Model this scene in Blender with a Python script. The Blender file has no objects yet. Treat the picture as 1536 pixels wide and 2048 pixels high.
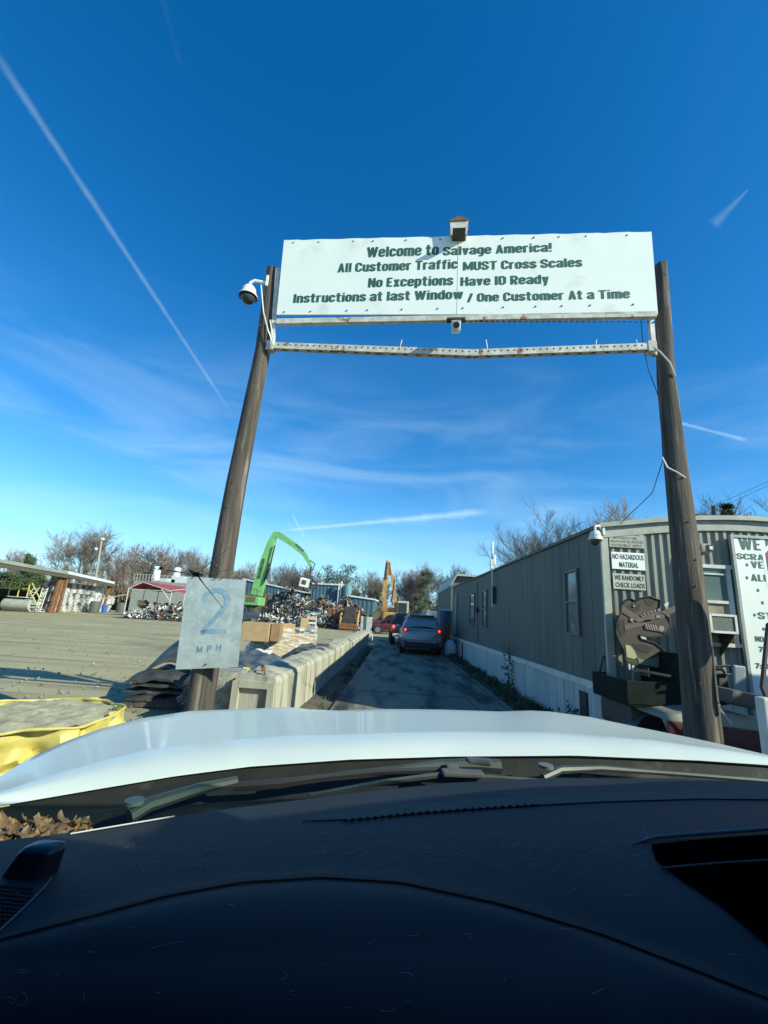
import bpy, bmesh, math, random
from mathutils import Vector, Matrix, Euler, noise
from mathutils.bvhtree import BVHTree
R_ = math.radians
scene = bpy.context.scene
COL = scene.collection

# ------------------------------------------------------------------ camera
EYE = 1.55
FPX = 861.0
_u = Vector((222, 3524, -861)).normalized()
_f = Vector((22, -212, -861)); _f = (_f - _u * _f.dot(_u)).normalized()
_r = _f.cross(_u)
RW = Matrix((_r, _f, _u))
CAMP = Vector((0, 0, EYE))
cd = bpy.data.cameras.new('camera'); cam = bpy.data.objects.new('camera', cd); COL.objects.link(cam)
cam.matrix_world = Matrix.Translation(CAMP) @ RW.to_4x4()
cd.sensor_fit = 'HORIZONTAL'; cd.sensor_width = 36; cd.lens = 36 * FPX / 1536
cd.clip_start = 0.01; cd.clip_end = 4000
scene.camera = cam
scene.render.resolution_x = 768; scene.render.resolution_y = 1024
scene.view_settings.view_transform = 'Standard'; scene.view_settings.look = 'None'
scene.view_settings.exposure = 0.8; scene.view_settings.gamma = 1

def ray(px, py): return RW @ Vector((px - 768, 1024 - py, -FPX))
def G(px, py, h=0.0):
    v = ray(px, py); return CAMP + v * ((h - EYE) / v.z)
def PY(px, py, y):
    v = ray(px, py); return CAMP + v * (y / v.y)
def PX(px, py, x):
    v = ray(px, py); return CAMP + v * (x / v.x)

# ------------------------------------------------------------------ sun and sky
SUN_EL, SUN_AZ = R_(29), R_(117)      # azimuth clockwise from +Y
sd = bpy.data.lights.new('sun', 'SUN'); sun = bpy.data.objects.new('sun', sd); COL.objects.link(sun)
sd.energy = 4.6; sd.angle = R_(0.5); sd.color = (1.0, 0.91, 0.74)
tosun = Vector((math.sin(SUN_AZ) * math.cos(SUN_EL), math.cos(SUN_AZ) * math.cos(SUN_EL), math.sin(SUN_EL)))
sun.rotation_euler = tosun.to_track_quat('Z', 'Y').to_euler()
sun.location = tosun * 50
w = bpy.data.worlds.new('World'); scene.world = w; w.use_nodes = True
nt = w.node_tree; N = nt.nodes; L = nt.links; N.clear()
def nd(t, **k):
    n = N.new(t)
    for a, b in k.items(): setattr(n, a, b)
    return n
out = nd('ShaderNodeOutputWorld'); bg = nd('ShaderNodeBackground'); bg.inputs[1].default_value = 0.105
sky = nd('ShaderNodeTexSky', sky_type='NISHITA', sun_disc=False)
sky.sun_elevation = SUN_EL; sky.sun_rotation = SUN_AZ; sky.altitude = 200; sky.air_density = 1.0; sky.dust_density = 0.25; sky.ozone_density = 2.6
tc = nd('ShaderNodeTexCoord')
sat = nd('ShaderNodeHueSaturation'); sat.inputs['Saturation'].default_value = 1.37; sat.inputs['Value'].default_value = 1.17
wb = nd('ShaderNodeMix', data_type='RGBA', blend_type='MULTIPLY'); wb.inputs[0].default_value = 1; wb.inputs[7].default_value = (1.05, 1.03, 1.09, 1); L.new(sky.outputs[0], wb.inputs[6]); L.new(wb.outputs[2], sat.inputs['Color'])
def mth(op, a, b=None, clamp=False):
    n = nd('ShaderNodeMath', operation=op, use_clamp=clamp)
    for i, v in enumerate((a, b)):
        if v is None: continue
        if isinstance(v, (int, float)): n.inputs[i].default_value = v
        else: L.new(v, n.inputs[i])
    return n.outputs[0]
def dotv(vec):
    n = nd('ShaderNodeVectorMath', operation='DOT_PRODUCT'); L.new(tc.outputs['Generated'], n.inputs[0]); n.inputs[1].default_value = vec
    return n.outputs['Value']
def mrange(v, a, b, c=0.0, d=1.0, smooth=True):
    n = nd('ShaderNodeMapRange'); n.interpolation_type = 'SMOOTHSTEP' if smooth else 'LINEAR'
    L.new(v, n.inputs[0])
    for i, q in enumerate((a, b, c, d)): n.inputs[1 + i].default_value = q
    return n.outputs[0]
nz = nd('ShaderNodeTexNoise'); nz.inputs['Scale'].default_value = 26; nz.inputs['Detail'].default_value = 5; nz.inputs['Roughness'].default_value = 0.62
L.new(tc.outputs['Generated'], nz.inputs['Vector'])
nzl = nz.outputs[0]
def trail(p, q, wid0, wid1, strength, fade=0.12):
    """a condensation trail: part of a great circle from direction p to q, wid0 wide at p and wid1 at q (radians)"""
    a = ray(*p).normalized(); b = ray(*q).normalized()
    n = a.cross(b).normalized(); t = n.cross(a).normalized()
    ang = math.atan2(b.dot(t), b.dot(a))
    dn = mth('ABSOLUTE', dotv(n))
    aa = mth('ARCTAN2', dotv(t), dotv(a))
    s = mth('DIVIDE', aa, ang)
    wd = mth('ADD', mth('MULTIPLY', s, wid1 - wid0), wid0)
    wd = mth('MULTIPLY', wd, mth('ADD', mth('MULTIPLY', nzl, 1.2), 0.4))
    core = mth('SUBTRACT', 1.0, mth('DIVIDE', dn, mth('MAXIMUM', wd, 0.0004)), clamp=True)
    ends = mth('MULTIPLY', mrange(s, -0.02, fade), mrange(s, 1.0, 1.0 - fade))
    return mth('MULTIPLY', mth('MULTIPLY', mth('MULTIPLY', core, ends), strength), mth('ADD', mth('MULTIPLY', nzl, 0.9), 0.5))
tr = [trail((-40, 60), (465, 830), 0.0075, 0.0035, 0.17), trail((560, 1062), (985, 1022), 0.003, 0.012, 0.42),
      trail((585, 1030), (610, 1075), 0.002, 0.0025, 0.4), trail((1330, 838), (1500, 882), 0.003, 0.005, 0.3),
      trail((1425, 452), (1500, 375), 0.012, 0.002, 0.13)]
acc = tr[0]
for x in tr[1:]: acc = mth('ADD', acc, x)
# cirrus: stretched noise, low in the sky
mp = nd('ShaderNodeMapping'); mp.inputs['Scale'].default_value = (1.3, 1.0, 5.5); mp.inputs['Rotation'].default_value = (0.0, R_(14), 0.2)
L.new(tc.outputs['Generated'], mp.inputs[0])
n2 = nd('ShaderNodeTexNoise'); n2.inputs['Scale'].default_value = 1.7; n2.inputs['Detail'].default_value = 9; n2.inputs['Roughness'].default_value = 0.55; n2.inputs['Distortion'].default_value = 0.7
L.new(mp.outputs[0], n2.inputs['Vector'])
ci = mrange(n2.outputs[0], 0.38, 0.80)
el = dotv((0, 0, 1))
band = mth('MULTIPLY', mrange(el, 0.02, 0.16), mrange(el, 0.62, 0.22))
ci = mth('MULTIPLY', mth('MULTIPLY', ci, band), 0.32)
hz = mth('MULTIPLY', mrange(el, 0.24, 0.0), 0.10)
acc = mth('ADD', mth('ADD', acc, ci), hz, clamp=True)
mx = nd('ShaderNodeMix', data_type='RGBA'); hm = nd('ShaderNodeMix', data_type='RGBA'); L.new(mth('MULTIPLY', mrange(el, 0.30, 0.0), 0.6), hm.inputs[0]); L.new(sat.outputs[0], hm.inputs[6]); hm.inputs[7].default_value = (1.9, 4.6, 7.8, 1)
L.new(acc, mx.inputs[0]); L.new(hm.outputs[2], mx.inputs[6]); mx.inputs[7].default_value = (5.2, 6.4, 7.4, 1)
L.new(mx.outputs[2], bg.inputs[0]); L.new(bg.outputs[0], out.inputs[0])

# ------------------------------------------------------------------ materials
_M = {}
def M(name, c1, c2=None, scale=4.0, rough=0.7, metal=0.0, bump=0.0, stretch=(1, 1, 1), detail=6, lo=0.4, hi=0.6, bscale=None, coat=0.0, emit=None, c3=None, s3=30, lo3=0.55, hi3=0.65, spec=None):
    if name in _M: return _M[name]
    m = bpy.data.materials.new(name); m.use_nodes = True; t = m.node_tree; p = t.nodes['Principled BSDF']
    p.inputs['Roughness'].default_value = rough; p.inputs['Metallic'].default_value = metal
    p.inputs['Base Color'].default_value = (*c1, 1)
    if coat: p.inputs['Coat Weight'].default_value = coat; p.inputs['Coat Roughness'].default_value = 0.05
    if spec is not None: p.inputs['Specular IOR Level'].default_value = spec
    if emit: p.inputs['Emission Color'].default_value = (*c1, 1); p.inputs['Emission Strength'].default_value = emit
    tcn = t.nodes.new('ShaderNodeTexCoord'); mp = t.nodes.new('ShaderNodeMapping'); mp.inputs['Scale'].default_value = stretch
    t.links.new(tcn.outputs['Object'], mp.inputs[0])
    def nn(s, d=detail, r=0.6):
        n = t.nodes.new('ShaderNodeTexNoise'); n.inputs['Scale'].default_value = s; n.inputs['Detail'].default_value = d; n.inputs['Roughness'].default_value = r
        t.links.new(mp.outputs[0], n.inputs['Vector']); return n
    def ramp(n, a, b):
        r = t.nodes.new('ShaderNodeMapRange'); t.links.new(n.outputs[0], r.inputs[0]); r.inputs[1].default_value = a; r.inputs[2].default_value = b; return r
    if c2 is None:
        c2 = tuple(x * 0.82 for x in c1)
    a = nn(scale); r = ramp(a, lo, hi)
    mx = t.nodes.new('ShaderNodeMix'); mx.data_type = 'RGBA'; t.links.new(r.outputs[0], mx.inputs[0])
    mx.inputs[6].default_value = (*c1, 1); mx.inputs[7].default_value = (*c2, 1); last = mx.outputs[2]
    if c3:
        b = nn(s3); r3 = ramp(b, lo3, hi3); m3 = t.nodes.new('ShaderNodeMix'); m3.data_type = 'RGBA'
        t.links.new(r3.outputs[0], m3.inputs[0]); t.links.new(last, m3.inputs[6]); m3.inputs[7].default_value = (*c3, 1); last = m3.outputs[2]
    t.links.new(last, p.inputs['Base Color'])
    if bump:
        bn = nn(bscale or scale * 3, 8, 0.7); bp = t.nodes.new('ShaderNodeBump'); bp.inputs['Strength'].default_value = bump; bp.inputs['Distance'].default_value = 0.02
        t.links.new(bn.outputs[0], bp.inputs['Height']); t.links.new(bp.outputs[0], p.inputs['Normal'])
    _M[name] = m; return m

dirt = M('dirt', (0.39, 0.335, 0.19), (0.30, 0.257, 0.145), 0.45, 0.95, bump=1.0, bscale=6, detail=10, lo=0.35, hi=0.65, c3=(0.17, 0.15, 0.09), s3=0.16, lo3=0.54, hi3=0.66)
darkdirt = M('dark_dirt', (0.10, 0.09, 0.06), (0.06, 0.055, 0.04), 2, 0.95, bump=0.8, bscale=12)
slabm = M('scale_concrete', (0.25, 0.20, 0.125), (0.155, 0.128, 0.08), 1.2, 0.75, bump=0.3, bscale=20, stretch=(1, 0.22, 1), c3=(0.028, 0.028, 0.025), s3=1.9, lo3=0.50, hi3=0.60)
conc = M('concrete_block', (0.43, 0.405, 0.315), (0.34, 0.32, 0.25), 6, 0.9, bump=0.4, bscale=25, stretch=(1, 1, 0.14), lo=0.35, hi=0.68, c3=(0.16, 0.145, 0.11), s3=4.3, lo3=0.57, hi3=0.70)
concr = M('rough_concrete', (0.36, 0.35, 0.29), (0.22, 0.21, 0.17), 8, 0.95, bump=1.0, bscale=30)
wood = M('weathered_wood', (0.115, 0.093, 0.075), (0.036, 0.030, 0.026), 14, 0.9, bump=0.8, bscale=30, stretch=(1, 1, 0.06), lo=0.35, hi=0.68, c3=(0.21, 0.18, 0.15), s3=20, lo3=0.58, hi3=0.66)
wood2 = M('tan_wood', (0.34, 0.25, 0.15), (0.22, 0.15, 0.09), 8, 0.85, stretch=(1, 1, 0.2))
signw = M('sign_white_paint', (0.80, 0.83, 0.80), (0.76, 0.80, 0.77), 3, 0.55, lo=0.3, hi=0.7, c3=(0.58, 0.56, 0.47), s3=2.6, lo3=0.58, hi3=0.85)
green = M('sign_green', (0.022, 0.095, 0.07), (0.035, 0.12, 0.09), 6, 0.6)
black = M('black_paint', (0.02, 0.02, 0.02), None, 10, 0.6)
galv = M('galvanised_steel', (0.52, 0.55, 0.53), (0.40, 0.43, 0.42), 5, 0.5, 0.0, bump=0.08, c3=(0.62, 0.64, 0.62), s3=13)
rust = M('rusty_steel', (0.25, 0.11, 0.045), (0.14, 0.065, 0.035), 5, 0.85, bump=0.4)
rustw = M('rusty_white_steel', (0.60, 0.60, 0.55), (0.45, 0.42, 0.36), 9, 0.6, c3=(0.26, 0.12, 0.06), s3=7, lo3=0.62, hi3=0.68)
white = M('white_plastic', (0.72, 0.73, 0.70), (0.62, 0.63, 0.6), 6, 0.4)
dglass = M('dark_glass', (0.02, 0.022, 0.025), None, 3, 0.06)
lampm = M('brake_light', (1.0, 0.06, 0.04), None, 3, 0.3, emit=1.6)
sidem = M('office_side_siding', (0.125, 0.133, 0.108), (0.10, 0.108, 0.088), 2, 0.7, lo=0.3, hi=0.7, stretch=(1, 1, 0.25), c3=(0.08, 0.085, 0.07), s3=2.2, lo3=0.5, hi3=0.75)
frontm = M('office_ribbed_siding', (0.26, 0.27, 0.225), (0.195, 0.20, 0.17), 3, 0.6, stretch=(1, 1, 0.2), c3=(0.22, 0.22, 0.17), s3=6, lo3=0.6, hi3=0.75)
skirtm = M('skirt_panel', (0.50, 0.52, 0.49), (0.40, 0.42, 0.40), 4, 0.7, stretch=(1, 1, 0.2), c3=(0.2, 0.2, 0.16), s3=3, lo3=0.62, hi3=0.8)
trimw = M('white_trim', (0.62, 0.63, 0.58), (0.5, 0.5, 0.45), 5, 0.6)
yellow = M('yellow_paint', (0.56, 0.47, 0.15), (0.46, 0.38, 0.10), 5, 0.5, bump=0.15, c3=(0.30, 0.24, 0.09), s3=4, lo3=0.6, hi3=0.75)
rubber = M('black_rubber', (0.035, 0.036, 0.036), (0.06, 0.06, 0.055), 5, 0.55, bump=0.3, bscale=8, c3=(0.13, 0.12, 0.10), s3=4, lo3=0.56, hi3=0.75)
tarpm = M('dark_tarp', (0.045, 0.055, 0.06), (0.08, 0.09, 0.09), 5, 0.5, bump=0.3)
tarpb = M('blue_tarp', (0.04, 0.065, 0.09), (0.09, 0.11, 0.125), 5, 0.5, bump=0.3)
card = M('cardboard', (0.42, 0.29, 0.16), (0.36, 0.24, 0.13), 5, 0.9)
tyre = M('tyre_rubber', (0.02, 0.02, 0.02), (0.04, 0.038, 0.035), 6, 0.9)
rim = M('alloy_rim', (0.4, 0.4, 0.4), None, 6, 0.35, 0.8)
hgreen = M('machine_green', (0.20, 0.47, 0.16), (0.16, 0.39, 0.13), 1, 0.45, c3=(0.05, 0.14, 0.03), s3=1.6, lo3=0.6, hi3=0.8)
orange = M('machine_yellow', (0.55, 0.30, 0.09), (0.40, 0.22, 0.07), 1.5, 0.55, c3=(0.15, 0.09, 0.04), s3=1.4, lo3=0.58, hi3=0.75)
dark = M('dark_steel', (0.035, 0.034, 0.032), (0.06, 0.055, 0.05), 3, 0.7)
bldblue = M('blue_metal_siding', (0.065, 0.13, 0.17), (0.05, 0.11, 0.15), 1.5, 0.6, stretch=(4, 4, 0.1))
roofw = M('white_roof', (0.72, 0.73, 0.72), (0.6, 0.6, 0.58), 1, 0.5)
redroof = M('red_roof', (0.42, 0.05, 0.045), (0.33, 0.04, 0.035), 1, 0.5)
bark = M('bare_bark', (0.19, 0.165, 0.14), (0.10, 0.08, 0.065), 3, 0.95)
twigm = M('twigs', (0.23, 0.20, 0.17), (0.16, 0.14, 0.12), 0.7, 0.95)
twigr = M('reddish_twigs', (0.25, 0.185, 0.155), (0.18, 0.135, 0.115), 0.7, 0.95)
leafg = M('evergreen_leaves', (0.05, 0.085, 0.028), (0.028, 0.05, 0.02), 1.2, 0.8)
leafp = M('pine_needles', (0.045, 0.08, 0.04), (0.03, 0.05, 0.028), 1.2, 0.8)
weedm = M('weeds', (0.05, 0.075, 0.03), (0.09, 0.08, 0.04), 3, 0.9)
drygrass = M('dry_brush', (0.20, 0.14, 0.085), (0.13, 0.09, 0.055), 1, 0.95)
bluep = M('blue_plastic', (0.02, 0.12, 0.45), None, 4, 0.45)
brown = M('brown_paint', (0.085, 0.065, 0.042), (0.05, 0.042, 0.03), 2.2, 0.7)

_t = dirt.node_tree; _p = _t.nodes['Principled BSDF']; _src = _p.inputs['Base Color'].links[0].from_socket
_tc = _t.nodes.new('ShaderNodeTexCoord')
for _rot, _sc, _col, _a, _b in ((0.5, (0.10, 1.6, 1), (0.17, 0.145, 0.09, 1), .50, .64), (-0.25, (0.16, 2.6, 1), (0.46, 0.40, 0.24, 1), .60, .78), (1.2, (1.5, 1.5, 1), (0.15, 0.13, 0.08, 1), .68, .74)):
    _mp = _t.nodes.new('ShaderNodeMapping'); _mp.inputs['Scale'].default_value = _sc; _mp.inputs['Rotation'].default_value = (0, 0, _rot); _t.links.new(_tc.outputs['Object'], _mp.inputs[0])
    _n = _t.nodes.new('ShaderNodeTexNoise'); _n.inputs['Scale'].default_value = 1.0; _n.inputs['Detail'].default_value = 9; _n.inputs['Roughness'].default_value = .68; _t.links.new(_mp.outputs[0], _n.inputs['Vector'])
    _r2 = _t.nodes.new('ShaderNodeMapRange'); _t.links.new(_n.outputs[0], _r2.inputs[0]); _r2.inputs[1].default_value = _a; _r2.inputs[2].default_value = _b; _r2.inputs[4].default_value = .85
    _x = _t.nodes.new('ShaderNodeMix'); _x.data_type = 'RGBA'; _t.links.new(_r2.outputs[0], _x.inputs[0]); _t.links.new(_src, _x.inputs[6]); _x.inputs[7].default_value = _col; _src = _x.outputs[2]
_t.links.new(_src, _p.inputs['Base Color'])

# ------------------------------------------------------------------ mesh helpers
class MB:
    def __init__(s): s.v = []; s.f = []; s.m = []; s.mi = 0
    def add(s, vs, fs):
        o = len(s.v); s.v += [Vector(x) for x in vs]; s.f += [tuple(i + o for i in f) for f in fs]; s.m += [s.mi] * len(fs); return s
    def box(s, c, d, rot=None):
        c = Vector(c); h = [x / 2 for x in d]; R = Euler(rot).to_matrix() if rot else Matrix.Identity(3)
        vs = [c + R @ Vector((x * h[0], y * h[1], z * h[2])) for z in (-1, 1) for y in (-1, 1) for x in (-1, 1)]
        return s.add(vs, [(0, 2, 3, 1), (4, 5, 7, 6), (0, 1, 5, 4), (2, 6, 7, 3), (0, 4, 6, 2), (1, 3, 7, 5)])
    def bbox(s, c, d, b=0.02, rot=None):
        """box with chamfered edges"""
        bm = bmesh.new(); bmesh.ops.create_cube(bm, size=1)
        for v in bm.verts: v.co = Vector((v.co.x * d[0], v.co.y * d[1], v.co.z * d[2]))
        bmesh.ops.bevel(bm, geom=bm.edges[:], offset=min(b, min(d) * 0.45), segments=2, affect='EDGES', profile=0.6)
        R = Euler(rot).to_matrix() if rot else Matrix.Identity(3); c = Vector(c)
        s.add([c + R @ v.co for v in bm.verts], [tuple(v.index for v in f.verts) for f in bm.faces]); bm.free(); return s
    def tube(s, pts, r, n=8, caps=True):
        pts = [Vector(p) for p in pts]; k = len(pts)
        rs = [r] * k if isinstance(r, (int, float)) else list(r)
        vs = []; prev = None
        for i, p in enumerate(pts):
            t = (pts[min(i + 1, k - 1)] - pts[max(i - 1, 0)])
            t = t.normalized() if t.length > 1e-9 else Vector((0, 0, 1))
            if prev is None: a = t.orthogonal().normalized()
            else:
                a = prev - t * prev.dot(t); a = a.normalized() if a.length > 1e-6 else t.orthogonal().normalized()
            prev = a; b = t.cross(a)
            for j in range(n):
                q = 2 * math.pi * j / n; vs.append(p + (a * math.cos(q) + b * math.sin(q)) * rs[i])
        fs = [(i * n + j, i * n + (j + 1) % n, (i + 1) * n + (j + 1) % n, (i + 1) * n + j) for i in range(k - 1) for j in range(n)]
        if caps: fs += [tuple(range(n))[::-1], tuple((k - 1) * n + j for j in range(n))]
        return s.add(vs, fs)
    def prism(s, poly, p0, ax, ay, an, th):
        """2-D outline poly -> solid of thickness th along an"""
        p0 = Vector(p0); ax = Vector(ax); ay = Vector(ay); an = Vector(an); k = len(poly)
        vs = [p0 + ax * x + ay * y for x, y in poly] + [p0 + ax * x + ay * y + an * th for x, y in poly]
        return s.add(vs, [tuple(range(k))[::-1], tuple(range(k, 2 * k))] + [(i, (i + 1) % k, k + (i + 1) % k, k + i) for i in range(k)])
    def quad(s, a, b, c, d): return s.add([a, b, c, d], [(0, 1, 2, 3)])
    def grid(s, rows, close=False):
        k = len(rows[0]); vs = [p for r in rows for p in r]
        return s.add(vs, [(i * k + j, i * k + j + 1, (i + 1) * k + j + 1, (i + 1) * k + j) for i in range(len(rows) - 1) for j in range(k - 1)])
    def ball(s, c, r, seg=12, rings=8, sc=(1, 1, 1), zmin=-1.0):
        c = Vector(c); rows = []
        for i in range(rings + 1):
            a = -math.pi / 2 + math.pi * i / rings; z = max(math.sin(a), zmin)
            rows.append([c + Vector((math.cos(a) * math.cos(2 * math.pi * j / seg) * r * sc[0], math.cos(a) * math.sin(2 * math.pi * j / seg) * r * sc[1], z * r * sc[2])) for j in range(seg + 1)])
        return s.grid(rows)
    def build(s, name, mats, parent=None, smooth=False, sub=0):
        me = bpy.data.meshes.new(name); me.from_pydata([tuple(v) for v in s.v], [], s.f)
        if not isinstance(mats, (list, tuple)): mats = [mats]
        for m in mats: me.materials.append(m)
        if len(mats) > 1: me.polygons.foreach_set('material_index', s.m)
        bm = bmesh.new(); bm.from_mesh(me); bmesh.ops.remove_doubles(bm, verts=bm.verts[:], dist=1e-5)
        if len(bm.faces) < 60000: bmesh.ops.recalc_face_normals(bm, faces=bm.faces[:])
        if smooth:
            for f in bm.faces: f.smooth = True
            for e in bm.edges:
                if len(e.link_faces) == 2 and e.calc_face_angle(0) > R_(smooth if smooth is not True else 40): e.smooth = False
        bm.to_mesh(me); bm.free()
        ob = bpy.data.objects.new(name, me); COL.objects.link(ob)
        if parent: ob.parent = parent
        if sub:
            md = ob.modifiers.new('sub', 'SUBSURF'); md.levels = sub; md.render_levels = sub
        return ob

def tag(o, label=None, cat=None, group=None, kind=None):
    if label: o['label'] = label
    if cat: o['category'] = cat
    if group: o['group'] = group
    if kind: o['kind'] = kind
    return o
def thing(name, label, cat, loc=(0, 0, 0), rz=0.0, group=None):
    o = bpy.data.objects.new(name, None); COL.objects.link(o); o.location = loc; o.rotation_euler = (0, 0, rz); o.empty_display_size = 0.1
    return tag(o, label, cat, group)
def dup(o, loc, rz=0.0, label=None, scale=None):
    c = o.copy(); COL.objects.link(c); c.location = loc; c.rotation_euler = (o.rotation_euler.x, o.rotation_euler.y, rz)
    if scale: c.scale = scale
    if label: c['label'] = label
    for ch in o.children:
        d = ch.copy(); COL.objects.link(d); d.parent = c
        for g in ch.children:
            e = g.copy(); COL.objects.link(e); e.parent = d
    return c

def text_mb(string, u0, u1, v0, cap, origin, ax, ay, an, depth=0.004, bold=0.03, mb=None, tall=False):
    """flat lettering: fills u0..u1 along ax, baseline v0, capital height cap"""
    cu = bpy.data.curves.new('t', 'FONT'); cu.body = string; cu.size = 1; cu.offset = bold; cu.resolution_u = 3; cu.extrude = 0
    cu.space_character = 1.0 + bold * 1.2
    ob = bpy.data.objects.new('t', cu); COL.objects.link(ob)
    dg = bpy.context.evaluated_depsgraph_get(); me = bpy.data.meshes.new_from_object(ob.evaluated_get(dg))
    xs = [v.co.x for v in me.vertices]; x0, x1 = min(xs), max(xs)
    sx = (u1 - u0) / (x1 - x0); sy = cap / 0.729
    mb = mb or MB(); o = Vector(origin); ax = Vector(ax); ay = Vector(ay); an = Vector(an)
    def ty(y): return y if not tall or y < 0 else (y * .66 / .55 if y < .56 else .672 + (y - .56) * (.078 / .19))
    mb.add([o + ax * (u0 + (v.co.x - x0) * sx) + ay * (v0 + ty(v.co.y) * sy) + an * depth for v in me.vertices], [tuple(p.vertices) for p in me.polygons])
    bpy.data.objects.remove(ob); bpy.data.meshes.remove(me); bpy.data.curves.remove(cu)
    return mb

def _rr(x0, x1, y0, y1, c=.09): return [((x0 + x1) / 2, y0), (x1 - .28, y0), (x1, y0 + c), (x1, y1 - c), (x1 - .28, y1), (x0 + .28, y1), (x0, y1 - c), (x0, y0 + c), (x0 + .28, y0), ((x0 + x1) / 2, y0)]
GLY = {
 'o': (.46, [_rr(0, 1, .08, .72)]), 'e': (.46, [[(1, .24), (1, .16), (.72, .08), (.28, .08), (0, .16), (0, .64), (.28, .72), (.72, .72), (1, .64), (1, .41), (0, .41)]]),
 'c': (.45, [[(1, .28), (1, .16), (.72, .08), (.28, .08), (0, .16), (0, .64), (.28, .72), (.72, .72), (1, .64), (1, .52)]]),
 's': (.44, [[(1, .56), (1, .66), (.72, .72), (.28, .72), (0, .66), (0, .50), (1, .32), (1, .14), (.72, .08), (.28, .08), (0, .14), (0, .26)]]),
 'a': (.46, [[(0, .56), (0, .66), (.28, .72), (.72, .72), (1, .66), (1, 0)], [(1, .42), (.25, .38), (0, .30), (0, .14), (.28, .08), (.6, .08), (1, .18)]]),
 'l': (.2, [[(.5, 0), (.5, 1)]]), 'i': (.2, [[(.5, 0), (.5, .78)], [(.5, .9), (.5, 1.0)]]), 't': (.38, [[(.4, 1), (.4, .12), (.8, .07), (1.3, .07)], [(-.42, .71), (1.35, .71)]]),
 'm': (.70, [[(0, 0), (0, .78)], [(0, .64), (.15, .72), (.38, .72), (.5, .64), (.5, 0)], [(.5, .64), (.65, .72), (.88, .72), (1, .64), (1, 0)]]),
 'n': (.46, [[(0, 0), (0, .78)], [(0, .64), (.35, .72), (.75, .72), (1, .64), (1, 0)]]), 'r': (.35, [[(0, 0), (0, .78)], [(0, .58), (.5, .71), (1.4, .71)]]),
 'u': (.46, [[(0, .78), (0, .16), (.28, .08), (.65, .08), (1, .16)], [(1, .78), (1, 0)]]), 'v': (.44, [[(0, .78), (.5, .06), (1, .78)]]), 'w': (.68, [[(0, .78), (.25, .06), (.5, .72), (.75, .06), (1, .78)]]),
 'y': (.45, [[(0, .78), (.5, .12)], [(1, .78), (.42, -.16), (.1, -.18)]]), 'g': (.46, [_rr(0, 1, .12, .72), [(1, .78), (1, -.08), (.72, -.18), (.1, -.18)]]),
 'p': (.46, [_rr(0, 1, .08, .72), [(0, .78), (0, -.2)]]), 'd': (.46, [_rr(0, 1, .08, .72), [(1, 0), (1, 1)]]), 'f': (.37, [[(.4, 0), (.4, .84), (.7, .93), (1.35, .93)], [(-.4, .70), (1.35, .70)]]),
 'x': (.45, [[(0, .78), (1, 0)], [(0, 0), (1, .78)]]), 'A': (.52, [[(0, 0), (.5, .94), (1, 0)], [(.18, .26), (.82, .26)]]), 'C': (.5, [[(1, .34), (1, .18), (.72, .08), (.28, .08), (0, .18), (0, .82), (.28, .92), (.72, .92), (1, .82), (1, .66)]]),
 'D': (.5, [[(0, .08), (0, .92), (.65, .92), (1, .8), (1, .2), (.65, .08), (0, .08)]]), 'E': (.43, [[(1.25, .92), (0, .92), (0, .08), (1.25, .08)], [(0, .5), (1.1, .5)]]), 'H': (.52, [[(0, 0), (0, 1)], [(1, 0), (1, 1)], [(0, .5), (1, .5)]]),
 'I': (.2, [[(.5, 0), (.5, 1)]]), 'M': (.70, [[(0, 0), (0, 1)], [(1, 0), (1, 1)], [(0, .95), (.5, .15), (1, .95)]]), 'N': (.52, [[(0, 0), (0, 1)], [(1, 0), (1, 1)], [(0, .95), (1, .05)]]), 'O': (.5, [_rr(0, 1, .08, .92)]),
 'R': (.5, [[(0, 0), (0, 1)], [(0, .92), (.7, .92), (1, .82), (1, .58), (.7, .48), (0, .48)], [(.55, .48), (1, 0)]]), 'P': (.48, [[(0, 0), (0, 1)], [(0, .92), (.7, .92), (1, .82), (1, .55), (.7, .45), (0, .45)]]),
 'S': (.5, [[(1, .68), (1, .82), (.72, .92), (.28, .92), (0, .82), (0, .62), (1, .38), (1, .18), (.72, .08), (.28, .08), (0, .18), (0, .32)]]), 'T': (.52, [[(-.25, .92), (1.25, .92)], [(.5, 0), (.5, .92)]]),
 'U': (.5, [[(0, 1), (0, .18), (.28, .08), (.72, .08), (1, .18), (1, 1)]]), 'W': (.80, [[(0, 1), (.25, .06), (.5, .92), (.75, .06), (1, 1)]]), 'B': (.5, [[(0, 0), (0, 1)], [(0, .92), (.75, .92), (1, .82), (1, .62), (.75, .52), (0, .52)], [(.75, .52), (1, .42), (1, .18), (.75, .08), (0, .08)]]),
 'Y': (.5, [[(0, 1), (.5, .45), (1, 1)], [(.5, .45), (.5, 0)]]), 'V': (.52, [[(0, 1), (.5, .06), (1, 1)]]), 'L': (.4, [[(0, 1), (0, .08), (1.3, .08)]]), '/': (.42, [[(0, -.04), (1, 1.0)]]), '!': (.2, [[(.5, .32), (.5, 1)], [(.5, 0), (.5, .14)]])}
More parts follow.
